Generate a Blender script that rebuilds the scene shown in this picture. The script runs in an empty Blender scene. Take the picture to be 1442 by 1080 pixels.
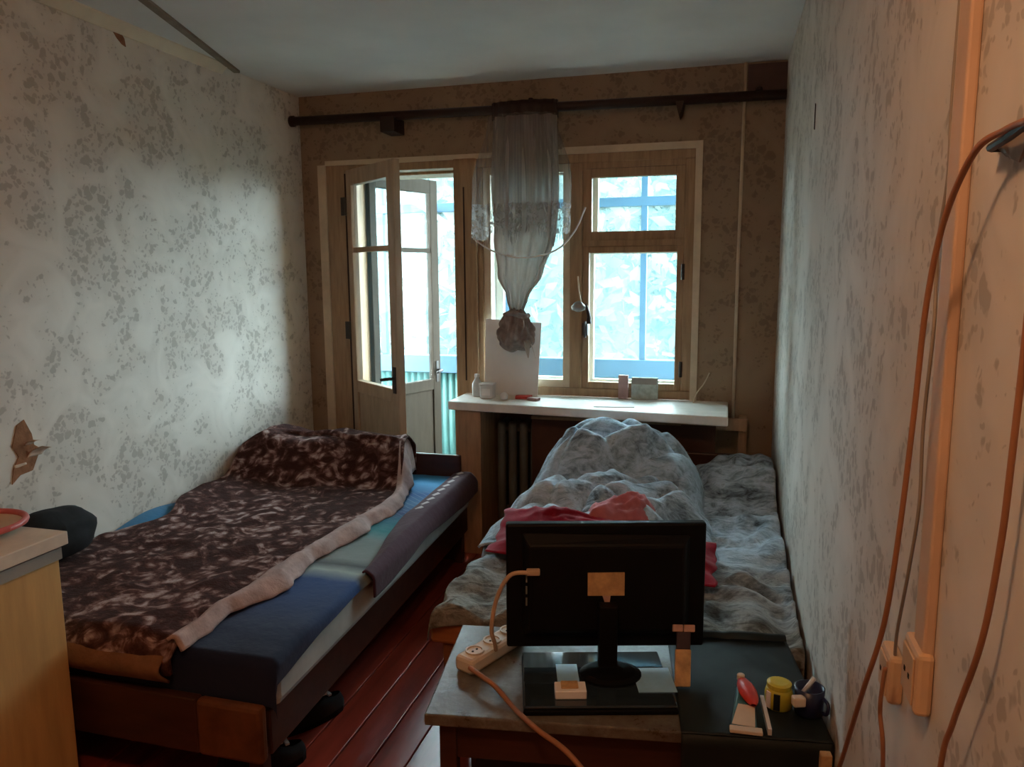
import bpy, math, random
import numpy as np
from mathutils import Vector, Matrix, noise

random.seed(7)
rng = np.random.default_rng(7)
scene = bpy.context.scene
C = scene.collection

# ------------------------------------------------------------------ camera, world, light, exposure
YAW, PITCH, ROLL = 0.2712, 0.144, -0.0074
fw = Vector((-math.sin(YAW)*math.cos(PITCH), math.cos(YAW)*math.cos(PITCH), -math.sin(PITCH)))
rt = Vector((math.cos(YAW), math.sin(YAW), 0)); up = rt.cross(fw)
r2 = rt*math.cos(ROLL)+up*math.sin(ROLL); u2 = -rt*math.sin(ROLL)+up*math.cos(ROLL)
cam_d = bpy.data.cameras.new('camera'); cam = bpy.data.objects.new('camera', cam_d); C.objects.link(cam)
m = Matrix((( r2.x, u2.x, -fw.x, 0), (r2.y, u2.y, -fw.y, 0), (r2.z, u2.z, -fw.z, 1.49), (0, 0, 0, 1)))
cam.matrix_world = m
cam_d.sensor_fit = 'HORIZONTAL'; cam_d.sensor_width = 36; cam_d.lens = 36*1072/1442
cam_d.clip_start = 0.02; cam_d.clip_end = 400
scene.camera = cam

SKY = 26.0
world = bpy.data.worlds.new('overcast_sky'); scene.world = world; world.use_nodes = True
bg = world.node_tree.nodes['Background']
bg.inputs[0].default_value = (0.87, 0.955, 1.0, 1); bg.inputs[1].default_value = SKY

def portal(name, loc, sx, sy):          # light portal in an opening: guides sampling, gives no light itself
    l = bpy.data.lights.new(name, 'AREA'); l.shape = 'RECTANGLE'; l.size = sx; l.size_y = sy
    l.cycles.is_portal = True
    o = bpy.data.objects.new(name, l); C.objects.link(o); o.location = loc; o.rotation_euler = (-math.pi/2, 0, 0)
portal('window_portal', (-0.74, 4.32, 1.46), 1.2, 1.25)
portal('door_portal', (-1.77, 4.32, 1.05), 0.8, 2.1)

bulb = bpy.data.lights.new('hall_bulb', 'POINT'); bulb.energy = 12.5; bulb.color = (1.0, 0.50, 0.24); bulb.shadow_soft_size = 0.06
bo = bpy.data.objects.new('hall_bulb', bulb); C.objects.link(bo); bo.location = (-0.34, 0.22, 2.38)

vs = scene.view_settings
vs.view_transform = 'Standard'; vs.look = 'None'; vs.gamma = 1.0; vs.use_curve_mapping = False
vs.exposure = 0.75
scene.cycles.max_bounces = 12; scene.cycles.diffuse_bounces = 6; scene.cycles.transparent_max_bounces = 24
scene.cycles.sample_clamp_indirect = 10.0
scene.cycles.caustics_reflective = False; scene.cycles.caustics_refractive = False

# ------------------------------------------------------------------ materials
class NT:
    def __init__(s, name):
        s.m = bpy.data.materials.new(name); s.m.use_nodes = True; s.t = s.m.node_tree
        s.b = s.t.nodes['Principled BSDF']; s.out = s.t.nodes['Material Output']
        s.pos = s.t.nodes.new('ShaderNodeNewGeometry').outputs['Position']
    def n(s, ty, **k):
        x = s.t.nodes.new('ShaderNode'+ty)
        for a, b in k.items(): setattr(x, a, b)
        return x
    def l(s, a, b): s.t.links.new(a, b)
    def put(s, sock, v):
        if hasattr(v, 'is_output'): s.l(v, sock)
        else: sock.default_value = v
    def math(s, op, a, b=0.0, c=None):
        x = s.n('Math', operation=op); s.put(x.inputs[0], a); s.put(x.inputs[1], b)
        if c is not None: s.put(x.inputs[2], c)
        return x.outputs[0]
    def noise(s, scale, detail=3, rough=0.55, vec=None, dist=0.0):
        x = s.n('TexNoise'); s.l(vec or s.pos, x.inputs['Vector']); x.inputs['Scale'].default_value = scale
        x.inputs['Detail'].default_value = detail; x.inputs['Roughness'].default_value = rough; x.inputs['Distortion'].default_value = dist
        return x.outputs['Fac']
    def vor(s, scale, vec=None, rnd=1.0, out='Distance', feature='F1'):
        x = s.n('TexVoronoi', feature=feature); s.l(vec or s.pos, x.inputs['Vector']); x.inputs['Scale'].default_value = scale
        x.inputs['Randomness'].default_value = rnd
        return x.outputs[out]
    def ramp(s, fac, stops, interp='LINEAR'):
        x = s.n('ValToRGB'); s.l(fac, x.inputs[0]); r = x.color_ramp; r.interpolation = interp
        while len(r.elements) < len(stops): r.elements.new(0.5)
        for e, (p, c) in zip(r.elements, stops):
            e.position = p; e.color = (*c, 1) if len(c) == 3 else c
        return x.outputs[0]
    def mix(s, fac, a, b, mode='MIX'):
        x = s.n('Mix', data_type='RGBA', blend_type=mode); s.put(x.inputs[0], fac)
        for sk, v in ((x.inputs[6], a), (x.inputs[7], b)):
            if isinstance(v, tuple): sk.default_value = (*v, 1) if len(v) == 3 else v
            else: s.l(v, sk)
        return x.outputs[2]
    def scalev(s, v3, vec=None):
        x = s.n('Mapping'); s.l(vec or s.pos, x.inputs[0]); x.inputs['Scale'].default_value = v3; return x.outputs[0]
    def sep(s):
        x = s.n('SeparateXYZ'); s.l(s.pos, x.inputs[0]); return x.outputs
    def bump(s, h, strength=0.3, dist=0.01):
        x = s.n('Bump'); s.l(h, x.inputs['Height']); x.inputs['Strength'].default_value = strength; x.inputs['Distance'].default_value = dist
        s.l(x.outputs[0], s.b.inputs['Normal']); return x
    def fin(s, col, rough=0.6, spec=0.3, sheen=0.0, metal=0.0):
        s.put(s.b.inputs['Base Color'], (*col, 1) if isinstance(col, tuple) else col)
        s.put(s.b.inputs['Roughness'], rough); s.b.inputs['Specular IOR Level'].default_value = spec
        s.b.inputs['Sheen Weight'].default_value = sheen; s.b.inputs['Metallic'].default_value = metal
        return s.m

def plain(name, col, rough=0.6, var=0.25, scale=12, spec=0.3, bump=0.0, sheen=0.0, metal=0.0, stretch=None):
    s = NT(name); v = s.scalev(stretch) if stretch else None
    f = s.noise(scale, 4, 0.6, v)
    d = tuple(c*(1-var) for c in col); b = tuple(min(1, c*(1+var*0.6)) for c in col)
    if bump: s.bump(s.noise(scale*4, 3, 0.6, v), bump, 0.005)
    return s.fin(s.ramp(f, [(0.3, d), (0.7, b)]), rough, spec, sheen, metal)

def wallpaper(name, base, leaf, stain, pscale=1.0):
    s = NT(name)
    wob = s.n('TexNoise'); s.l(s.pos, wob.inputs['Vector']); wob.inputs['Scale'].default_value = 26*pscale; wob.inputs['Detail'].default_value = 2
    va = s.n('VectorMath', operation='MULTIPLY_ADD'); s.l(wob.outputs['Color'], va.inputs[0]); va.inputs[1].default_value = (0.055,)*3; s.l(s.pos, va.inputs[2])
    n = s.noise(4.6*pscale, 2.5, 0.55, s.pos, 1.1)                                 # sprays of leaves in drifting clusters
    inband = s.ramp(n, [(0.36, (0, 0, 0)), (0.58, (1, 1, 1))])
    cell = s.vor(25*pscale, va.outputs[0], 1.0); cell2 = s.vor(44*pscale, va.outputs[0], 1.0)
    big = s.ramp(s.math('SUBTRACT', s.math('MULTIPLY', inband, 0.50), cell), [(0.0, (0, 0, 0)), (0.14, (1, 1, 1))])
    small = s.ramp(s.math('SUBTRACT', s.math('MULTIPLY', inband, 0.46), cell2), [(0.0, (0, 0, 0)), (0.12, (1, 1, 1))])
    leafm = s.math('MAXIMUM', s.math('MULTIPLY', big, 0.55), s.math('MULTIPLY', small, 0.48))
    fac = s.math('MAXIMUM', leafm, s.math('MULTIPLY', inband, 0.20))
    tone = s.mix(s.noise(1.1, 3), base, stain)
    col = s.mix(fac, tone, leaf)
    s.bump(s.noise(60, 3), 0.08, 0.003)
    return s.fin(col, 0.75, 0.2)

M = {}
M['paper'] = wallpaper('pale_floral_wallpaper', (0.74, 0.70, 0.64), (0.24, 0.21, 0.175), (0.65, 0.605, 0.545))
M['paper_backlit'] = wallpaper('backlit_brown_wallpaper', (0.37, 0.27, 0.18), (0.13, 0.08, 0.052), (0.27, 0.19, 0.125), 0.9)  # browner and darker: backlit shade of this wall put into the paper colour
M['ceil'] = plain('whitewash_ceiling', (0.78, 0.77, 0.74), 0.9, 0.12, 1.2)
M['cornice'] = plain('cream_border', (0.72, 0.64, 0.50), 0.8, 0.1, 6)
M['seam'] = plain('brown_seam', (0.27, 0.22, 0.17), 0.8, 0.2, 8)
M['board'] = plain('red_brown_floor_paint', (0.26, 0.045, 0.03), 0.28, 0.45, 3.0, 0.5, 0.05, stretch=(6, 0.6, 6))
M['under'] = plain('dark_subfloor', (0.03, 0.015, 0.01), 0.9)
M['frame'] = plain('old_varnished_wood', (0.36, 0.23, 0.13), 0.55, 0.3, 5, 0.4, 0.1, stretch=(8, 8, 0.8))
M['frame_pale'] = plain('yellowed_white_paint', (0.62, 0.50, 0.36), 0.5, 0.2, 6, 0.4)
M['white_paint'] = plain('white_window_paint', (0.80, 0.80, 0.77), 0.45, 0.08, 7, 0.4)
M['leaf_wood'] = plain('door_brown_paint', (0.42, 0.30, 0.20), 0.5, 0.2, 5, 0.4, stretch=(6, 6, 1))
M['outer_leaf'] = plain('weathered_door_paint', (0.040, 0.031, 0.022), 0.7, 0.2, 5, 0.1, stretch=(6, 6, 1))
M['sill'] = plain('white_sill_paint', (0.78, 0.74, 0.68), 0.4, 0.15, 9, 0.4)
M['tan_board'] = plain('tan_board', (0.42, 0.26, 0.15), 0.6, 0.25, 6, 0.3, stretch=(6, 6, 1))
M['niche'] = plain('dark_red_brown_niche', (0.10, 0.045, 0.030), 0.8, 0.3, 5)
M['iron'] = plain('grey_green_radiator_paint', (0.15, 0.16, 0.15), 0.5, 0.2, 10, 0.4)
M['rod'] = plain('dark_stained_rod', (0.035, 0.016, 0.012), 0.5, 0.3, 10)
M['dark_wall_patch'] = plain('dark_purple_brown_patch', (0.10, 0.055, 0.05), 0.8, 0.25, 6)
M['dark_wood'] = plain('dark_bed_wood', (0.060, 0.022, 0.014), 0.4, 0.35, 4, 0.4, stretch=(1, 5, 5))
M['red_wood'] = plain('red_brown_bed_wood', (0.23, 0.085, 0.035), 0.42, 0.3, 5, 0.4, stretch=(1, 4, 5))
M['lamplit_foot_wood'] = plain('lamplit_red_brown_wood', (0.15, 0.052, 0.022), 0.5, 0.45, 9, 0.3)  # bed wood with warm lamplight put into the colour
M['warm_lit_wood'] = plain('warm_lit_orange_wood', (0.36, 0.13, 0.045), 0.42, 0.3, 5, 0.4, stretch=(1, 4, 5))  # brighter copy of the red bed wood, warm light in its colour
M['mattress'] = plain('grey_white_mattress', (0.50, 0.52, 0.50), 0.85, 0.2, 6)
M['cab_wood'] = plain('yellow_oak_laminate', (0.58, 0.36, 0.14), 0.45, 0.18, 4, 0.35, stretch=(6, 6, 0.7))
M['cab_top'] = plain('beige_worktop', (0.62, 0.54, 0.44), 0.45, 0.12, 14)
M['cab_grey'] = plain('grey_edge_strip', (0.30, 0.29, 0.26), 0.5, 0.15, 10)
M['black'] = plain('matt_black_plastic', (0.004, 0.004, 0.0045), 0.5, 0.2, 20, 0.15)
M['black_cloth'] = plain('black_fabric', (0.012, 0.012, 0.014), 0.9, 0.3, 30)
M['gloss_black'] = plain('glossy_black_lid', (0.02, 0.032, 0.042), 0.06, 0.1, 20, 0.9)
M['tan_label'] = plain('tan_paper_sticker', (0.52, 0.32, 0.15), 0.6, 0.3, 40)
M['pink_label'] = plain('pinkish_tape', (0.5, 0.30, 0.24), 0.6, 0.2, 40)
M['white_plastic'] = plain('aged_white_plastic', (0.66, 0.56, 0.45), 0.45, 0.1, 15, 0.4)
M['cable_white'] = plain('cream_cable', (0.52, 0.36, 0.24), 0.5, 0.1, 15)
M['cable_brown'] = plain('brown_cable', (0.34, 0.15, 0.075), 0.5, 0.15, 15)
M['cable_grey'] = plain('grey_cable', (0.30, 0.25, 0.21), 0.6, 0.15, 15)
M['duct'] = plain('peach_duct_paint', (0.60, 0.42, 0.30), 0.6, 0.12, 9)
M['socket'] = plain('cream_socket_plastic', (0.62, 0.42, 0.26), 0.45, 0.1, 9, 0.4)
M['plaster'] = plain('bare_brown_plaster', (0.30, 0.15, 0.085), 0.95, 0.35, 25, 0.1, 0.4)
M['paper_back'] = plain('curled_paper_back', (0.62, 0.48, 0.38), 0.85, 0.2, 20)
M['dark_cloth'] = plain('dark_green_oilcloth', (0.009, 0.014, 0.013), 0.55, 0.35, 9, 0.3)
M['pink_rim'] = plain('pink_red_plastic', (0.55, 0.12, 0.11), 0.4, 0.15, 10, 0.4)
M['white_card'] = plain('white_card', (0.78, 0.76, 0.76), 0.7, 0.06, 5)
M['reflection_blue'] = plain('pale_blue_reflection', (0.30, 0.56, 0.80), 0.3, 0.12, 25)  # colour of the window reflections laid on the laptop lid
M['pink_card'] = plain('dusty_pink_box', (0.40, 0.26, 0.25), 0.7, 0.15, 20)
M['grey_card'] = plain('grey_green_pack', (0.45, 0.52, 0.50), 0.7, 0.25, 40)
M['red_pack'] = plain('red_pack', (0.55, 0.06, 0.05), 0.5, 0.2, 30)
M['clear_plastic'] = plain('cloudy_plastic', (0.62, 0.62, 0.62), 0.3, 0.1, 20, 0.5)
M['steel'] = plain('dull_steel', (0.30, 0.29, 0.28), 0.4, 0.2, 30, 0.5, metal=0.8)
M['dark_metal'] = plain('blackened_metal', (0.03, 0.025, 0.022), 0.5, 0.3, 30, 0.5)
M['turq'] = plain('turquoise_corrugated_sheet', (0.05, 0.14, 0.13), 0.5, 0.12, 8)
M['blue_paint'] = plain('blue_balcony_paint', (0.03, 0.085, 0.14), 0.5, 0.12, 8)
M['concrete'] = plain('balcony_concrete', (0.35, 0.35, 0.33), 0.9, 0.2, 8)
M['ground'] = plain('courtyard_grass', (0.03, 0.045, 0.035), 0.95, 0.4, 1.5)
M['roof_pink'] = plain('faded_red_roof', (0.09, 0.04, 0.04), 0.8, 0.2, 3)
M['house_wall'] = plain('pale_house_wall', (0.05, 0.06, 0.062), 0.9, 0.15, 3)
M['bark'] = plain('grey_bark', (0.06, 0.055, 0.05), 0.9, 0.3, 10)
M['red_plastic'] = plain('red_tube_plastic', (0.62, 0.05, 0.03), 0.35, 0.15, 20, 0.5)
M['teal_plastic'] = plain('teal_wrapper', (0.05, 0.16, 0.18), 0.4, 0.2, 20, 0.5)
M['yellow_glass'] = plain('yellow_jar', (0.55, 0.48, 0.05), 0.25, 0.2, 20, 0.5)
M['navy'] = plain('navy_mug', (0.012, 0.014, 0.05), 0.35, 0.2, 20, 0.5)
M['purple_dark'] = plain('dark_purple_band', (0.04, 0.022, 0.03), 0.5, 0.2, 20)
M['window_dark'] = plain('dark_house_window', (0.05, 0.06, 0.07), 0.2, 0.1, 5, 0.6)

def glass(name, tint, gloss, veil, veilcol):
    s = NT(name); t = s.t
    tr = s.n('BsdfTransparent'); tr.inputs[0].default_value = (*tint, 1)
    gl = s.n('BsdfGlossy'); gl.inputs['Roughness'].default_value = 0.02; gl.inputs[0].default_value = (1, 1, 1, 1)
    tl = s.n('BsdfTranslucent'); tl.inputs[0].default_value = (*veilcol, 1)
    mx = s.n('MixShader'); f = s.ramp(s.noise(7, 4, 0.65, s.scalev((1, 1, 0.35))), [(0.3, (veil*0.6,)*3), (0.75, (veil*1.3,)*3)])
    s.l(f, mx.inputs[0]); s.l(tr.outputs[0], mx.inputs[1]); s.l(tl.outputs[0], mx.inputs[2])
    m2 = s.n('MixShader'); m2.inputs[0].default_value = gloss
    s.l(mx.outputs[0], m2.inputs[1]); s.l(gl.outputs[0], m2.inputs[2]); s.l(m2.outputs[0], s.out.inputs[0])
    return s.m
M['glass'] = glass('old_window_glass', (0.95, 0.97, 0.97), 0.004, 0.008, (0.6, 0.8, 0.8))
M['balcony_glass'] = glass('hazy_balcony_glazing', (0.90, 0.96, 0.97), 0.008, 0.07, (0.30, 0.52, 0.54))
M['roof_sheet'] = glass('translucent_roof_sheet', (0.45, 0.55, 0.55), 0.02, 0.8, (0.16, 0.22, 0.22))

def foliage(name, col):
    s = NT(name); f = s.noise(3, 3)
    c = s.ramp(f, [(0.3, tuple(x*0.7 for x in col)), (0.7, tuple(min(1, x*1.3) for x in col))])
    d = s.n('BsdfDiffuse'); s.l(c, d.inputs[0]); t = s.n('BsdfTranslucent'); s.l(c, t.inputs[0])
    mx = s.n('MixShader'); mx.inputs[0].default_value = 0.45; s.l(d.outputs[0], mx.inputs[1]); s.l(t.outputs[0], mx.inputs[2]); s.l(mx.outputs[0], s.out.inputs[0])
    return s.m
M['leaves_a'] = foliage('pale_green_leaves', (0.078, 0.090, 0.079))
M['leaves_b'] = foliage('blue_green_leaves', (0.068, 0.082, 0.074))

def fleece():
    s = NT('brown_floral_fleece')
    a = s.noise(11, 4, 0.6, None, 1.6); b = s.vor(24); c = s.noise(3.0, 2)
    f = s.math('ADD', s.math('MULTIPLY', a, 0.9), s.math('ADD', s.math('MULTIPLY', s.math('SUBTRACT', 0.45, b), 0.28), s.math('MULTIPLY', c, 0.32)))
    col = s.ramp(f, [(0.52, (0.046, 0.017, 0.015)), (0.62, (0.10, 0.043, 0.037)), (0.68, (0.23, 0.135, 0.122)), (0.80, (0.48, 0.37, 0.355))])
    s.bump(s.noise(70, 4, 0.7), 0.7, 0.012)
    return s.fin(col, 0.95, 0.08, 0.04)
M['fleece'] = fleece()
M['fleece_back'] = plain('pinkish_fleece_backing', (0.45, 0.325, 0.305), 0.95, 0.3, 14, 0.1, 0.7, 0.05)

M['fleece_warm_lit'] = plain('warm_lit_fleece_end', (0.21, 0.10, 0.052), 0.95, 0.3, 14, 0.1, 0.6, 0.05)  # blanket end tinted orange in place of warm lamplight

def sheet_mat():
    s = NT('blue_striped_bed_cover'); x, y, z = s.sep()
    t = s.math('DIVIDE', s.math('SUBTRACT', y, 1.6), 2.05)
    t = s.math('ADD', t, s.math('MULTIPLY', s.math('SUBTRACT', s.noise(6, 2), 0.5), 0.03))
    col = s.ramp(t, [(0.0, (0.008, 0.010, 0.026)), (0.14, (0.012, 0.022, 0.07)), (0.30, (0.016, 0.055, 0.19)), (0.335, (0.30, 0.36, 0.34)), (0.37, (0.06, 0.07, 0.08)),
        (0.40, (0.20, 0.23, 0.22)), (0.50, (0.16, 0.20, 0.20)), (0.55, (0.03, 0.20, 0.22)), (0.61, (0.03, 0.17, 0.25)), (0.66, (0.02, 0.05, 0.16)), (0.74, (0.05, 0.17, 0.34)), (0.80, (0.02, 0.10, 0.30)), (0.88, (0.05, 0.32, 0.62)), (1.0, (0.06, 0.36, 0.66))])
    d = s.ramp(s.math('FRACT', s.math('MULTIPLY', s.math('ADD', y, s.math('MULTIPLY', x, 0.8)), 26.0)), [(0.42, (0, 0, 0)), (0.5, (1, 1, 1)), (0.58, (0, 0, 0))])
    band = s.ramp(t, [(0.62, (0, 0, 0)), (0.66, (0.35,)*3), (0.80, (0.35,)*3), (0.84, (0, 0, 0))])
    col = s.mix(s.math('MULTIPLY', d, band), col, (0.45, 0.6, 0.68))
    col = s.mix(s.math('LESS_THAN', x, -1.98), col, (0.04, 0.16, 0.30))
    s.bump(s.noise(22, 3), 0.3, 0.01)
    return s.fin(col, 0.8, 0.2, 0.1)
M['sheet'] = sheet_mat()

def border_mat():
    s = NT('maroon_diamond_border'); x, y, z = s.sep()
    fy = s.math('ABSOLUTE', s.math('SUBTRACT', s.math('FRACT', s.math('DIVIDE', y, 0.075)), 0.5))
    xc = s.math('ADD', s.math('MULTIPLY', s.math('SUBTRACT', y, 1.7), -0.04), -1.195)
    fx = s.math('ABSOLUTE', s.math('DIVIDE', s.math('SUBTRACT', x, xc), 0.055))
    f = s.ramp(s.math('ADD', fy, fx), [(0.34, (1, 1, 1)), (0.44, (0, 0, 0))])
    g = s.ramp(y, [(0.0, (0, 0, 0)), (1.0, (1, 1, 1))]); 
    lim = s.math('GREATER_THAN', y, 2.95)
    s.bump(s.noise(25, 3), 0.3, 0.01)
    return s.fin(s.mix(s.math('MULTIPLY', f, lim), (0.062, 0.022, 0.036), (0.55, 0.46, 0.47)), 0.85, 0.15, 0.1)
M['border'] = border_mat()

def camo(name, olive):
    s = NT(name); x, y, z = s.sep()
    a = s.noise(4.5, 4, 0.65, None, 1.6); b = s.noise(15, 4, 0.7, s.scalev((0.7, 1.6, 1.2)), 1.4)
    f = s.math('ADD', s.math('MULTIPLY', a, 0.55), s.math('MULTIPLY', b, 0.45))
    blue = s.ramp(f, [(0.36, (0.06, 0.08, 0.095)), (0.43, (0.20, 0.27, 0.33)), (0.50, (0.36, 0.47, 0.57)), (0.58, (0.52, 0.65, 0.76)), (0.67, (0.18, 0.24, 0.28))])
    oli = s.ramp(f, [(0.38, (0.035, 0.03, 0.022)), (0.47, (0.12, 0.11, 0.088)), (0.56, (0.27, 0.265, 0.235)), (0.64, (0.065, 0.058, 0.045))])
    k = s.ramp(s.math('ADD', s.math('MULTIPLY', y, 0.25), s.math('MULTIPLY', s.noise(3, 3), 0.35)), [(0.70+olive, (0, 0, 0)), (0.84+olive, (1, 1, 1))])
    s.bump(s.noise(30, 4, 0.65, None, 0.6), 0.5, 0.012)
    return s.fin(s.mix(k, oli, blue), 0.85, 0.2, 0.1)
M['camo'] = camo('grey_blue_camouflage_cloth', 0.02)
M['camo_duvet'] = camo('grey_blue_camouflage_duvet', -0.1)
M['crimson'] = plain('crimson_cloth', (0.30, 0.009, 0.030), 0.85, 0.35, 9, 0.15, 0.3, 0.1)
M['pink_fold'] = plain('faded_rose_cloth', (0.48, 0.15, 0.165), 0.85, 0.25, 9, 0.15, 0.3, 0.1)
M['pillow'] = plain('grey_pillowcase', (0.20, 0.25, 0.26), 0.85, 0.35, 12, 0.15, 0.3)

def table_mat():
    s = NT('worn_table_top'); a = s.noise(11, 6, 0.75)
    col = s.ramp(a, [(0.36, (0.085, 0.062, 0.045)), (0.52, (0.13, 0.115, 0.09)), (0.66, (0.20, 0.205, 0.18))])
    s.bump(s.noise(60, 4), 0.2, 0.004)
    return s.fin(col, s.ramp(a, [(0.3, (0.22,)*3), (0.7, (0.5,)*3)]), 0.45)
M['table'] = table_mat()

def tulle(name, lo, hi, emb_z=None, col=(0.36, 0.325, 0.305), tcol=(0.30, 0.285, 0.27), tmix=0.45):
    s = NT(name); x, y, z = s.sep()
    st = s.noise(1.0, 3, 0.6, s.scalev((70, 70, 1.5)))
    dens = s.ramp(st, [(0.3, (lo,)*3), (0.7, (hi,)*3)])
    if emb_z:
        inz = s.math('MULTIPLY', s.math('GREATER_THAN', z, emb_z[0]), s.math('LESS_THAN', z, emb_z[1]))
        fl = s.ramp(s.noise(24, 3, 0.6, None, 1.5), [(0.44, (0.05,)*3), (0.56, (0.62,)*3)])
        dens = s.math('MINIMUM', s.math('ADD', dens, s.math('MULTIPLY', inz, fl)), 0.95)
    d = s.n('BsdfDiffuse'); d.inputs[0].default_value = (*col, 1); t = s.n('BsdfTranslucent'); t.inputs[0].default_value = (*tcol, 1)
    mx = s.n('MixShader'); mx.inputs[0].default_value = tmix; s.l(d.outputs[0], mx.inputs[1]); s.l(t.outputs[0], mx.inputs[2])
    tr = s.n('BsdfTransparent'); m2 = s.n('MixShader'); s.l(dens, m2.inputs[0]); s.l(tr.outputs[0], m2.inputs[1]); s.l(mx.outputs[0], m2.inputs[2])
    s.l(m2.outputs[0], s.out.inputs[0]); return s.m
M['tulle'] = tulle('grey_tulle', 0.74, 0.97, None, (0.44, 0.36, 0.31), (0.42, 0.345, 0.30), 0.5)
M['tulle_outer'] = tulle('embroidered_tulle', 0.24, 0.50, (1.66, 1.84), (0.42, 0.37, 0.34), (0.40, 0.37, 0.35), 0.5)
M['tulle_knot'] = plain('bunched_tulle', (0.28, 0.24, 0.225), 0.9, 0.35, 25, 0.1, 0.5)

# ------------------------------------------------------------------ mesh helpers
def V3(p): return Vector(p)
class MB:
    def __init__(s): s.v = []; s.f = []
    def add(s, vs, fs):
        o = len(s.v); s.v += [tuple(p) for p in vs]; s.f += [tuple(i+o for i in f) for f in fs]; return s
    def box(s, x0, x1, y0, y1, z0, z1, ang=0, piv=None):
        vs = [(x, y, z) for z in (z0, z1) for y in (y0, y1) for x in (x0, x1)]
        if ang:
            px, py = piv or ((x0+x1)/2, (y0+y1)/2); c, n = math.cos(ang), math.sin(ang)
            vs = [(px+(x-px)*c-(y-py)*n, py+(x-px)*n+(y-py)*c, z) for x, y, z in vs]
        return s.add(vs, [(0, 2, 3, 1), (4, 5, 7, 6), (0, 1, 5, 4), (1, 3, 7, 5), (3, 2, 6, 7), (2, 0, 4, 6)])
    def hexa(s, vs):      # eight corners, order as box
        return s.add(vs, [(0, 2, 3, 1), (4, 5, 7, 6), (0, 1, 5, 4), (1, 3, 7, 5), (3, 2, 6, 7), (2, 0, 4, 6)])
    def tube(s, pts, r, n=8, cap=True):
        pts = [V3(p) for p in pts]; rs = r if isinstance(r, (list, tuple)) else [r]*len(pts)
        vs = []; fs = []; prev = None
        for i, p in enumerate(pts):
            t = (pts[min(i+1, len(pts)-1)]-pts[max(i-1, 0)]).normalized()
            a = prev if prev is not None else (Vector((0, 0, 1)) if abs(t.z) < 0.9 else Vector((1, 0, 0)))
            b = t.cross(a).normalized(); a = b.cross(t).normalized(); prev = a
            for k in range(n):
                th = 2*math.pi*k/n; vs.append(p+(a*math.cos(th)+b*math.sin(th))*rs[i])
        for i in range(len(pts)-1):
            for k in range(n):
                fs.append((i*n+k, i*n+(k+1) % n, (i+1)*n+(k+1) % n, (i+1)*n+k))
        if cap:
            fs.append(tuple(range(n))[::-1]); fs.append(tuple((len(pts)-1)*n+k for k in range(n)))
        return s.add(vs, fs)
    def lathe(s, prof, c, n=20, ax=(1, 1)):
        vs = []; fs = []
        for r, z in prof:
            for k in range(n):
                th = 2*math.pi*k/n; vs.append((c[0]+r*ax[0]*math.cos(th), c[1]+r*ax[1]*math.sin(th), c[2]+z))
        for i in range(len(prof)-1):
            for k in range(n):
                fs.append((i*n+k, i*n+(k+1) % n, (i+1)*n+(k+1) % n, (i+1)*n+k))
        fs.append(tuple(range(n))[::-1]); fs.append(tuple((len(prof)-1)*n+k for k in range(n)))
        return s.add(vs, fs)
    def grid(s, nu, nv, fn, thick=0.0):
        vs = [fn(i/nu, j/nv) for j in range(nv+1) for i in range(nu+1)]; w = nu+1
        fs = [(j*w+i, j*w+i+1, (j+1)*w+i+1, (j+1)*w+i) for j in range(nv) for i in range(nu)]
        return s.add(vs, fs)
    def prism(s, poly, lo, hi, ax):     # polygon (a,b) pushed along axis ax
        n = len(poly)
        def p(a, b, c): return (c, a, b) if ax == 0 else ((a, c, b) if ax == 1 else (a, b, c))
        vs = [p(a, b, lo) for a, b in poly]+[p(a, b, hi) for a, b in poly]
        fs = [tuple(range(n))[::-1], tuple(range(n, 2*n))]+[(i, (i+1) % n, n+(i+1) % n, n+i) for i in range(n)]
        return s.add(vs, fs)
    def build(s, name, mat, parent=None, bevel=0.0, smooth=False, solid=0.0, subsurf=0):
        vv = np.array(s.v, float); lo, hi = vv.min(0), vv.max(0)
        base = np.array([(lo[0]+hi[0])/2, (lo[1]+hi[1])/2, lo[2]])
        me = bpy.data.meshes.new(name); me.from_pydata([tuple(p) for p in vv-base], [], s.f); me.update()
        import bmesh
        bm = bmesh.new(); bm.from_mesh(me); bmesh.ops.recalc_face_normals(bm, faces=bm.faces); bm.to_mesh(me); bm.free()
        if smooth:
            for p in me.polygons: p.use_smooth = True
        me.materials.append(M[mat])
        o = bpy.data.objects.new(name, me); C.objects.link(o)
        if parent is not None:
            o.parent = parent; o.location = Vector(base)-wloc(parent)
        else: o.location = base
        if solid:
            md = o.modifiers.new('solid', 'SOLIDIFY'); md.thickness = solid; md.offset = -1
        if bevel:
            md = o.modifiers.new('bevel', 'BEVEL'); md.width = bevel; md.segments = 2; md.limit_method = 'ANGLE'; md.angle_limit = math.radians(40)
        if subsurf:
            md = o.modifiers.new('sub', 'SUBSURF'); md.levels = subsurf; md.render_levels = subsurf
        return o
def wloc(o):
    l = o.location.copy()
    while o.parent: o = o.parent; l += o.location
    return l
def tag(o, label=None, cat=None, group=None, kind=None):
    if label: o['label'] = label
    if cat: o['category'] = cat
    if group: o['group'] = group
    if kind: o['kind'] = kind
    return o
def thing(name, loc, label, cat, group=None):
    o = bpy.data.objects.new(name, None); C.objects.link(o); o.location = loc; o.empty_display_size = 0.05
    return tag(o, label, cat, group)
def struct(o): o['kind'] = 'structure'; return o
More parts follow.
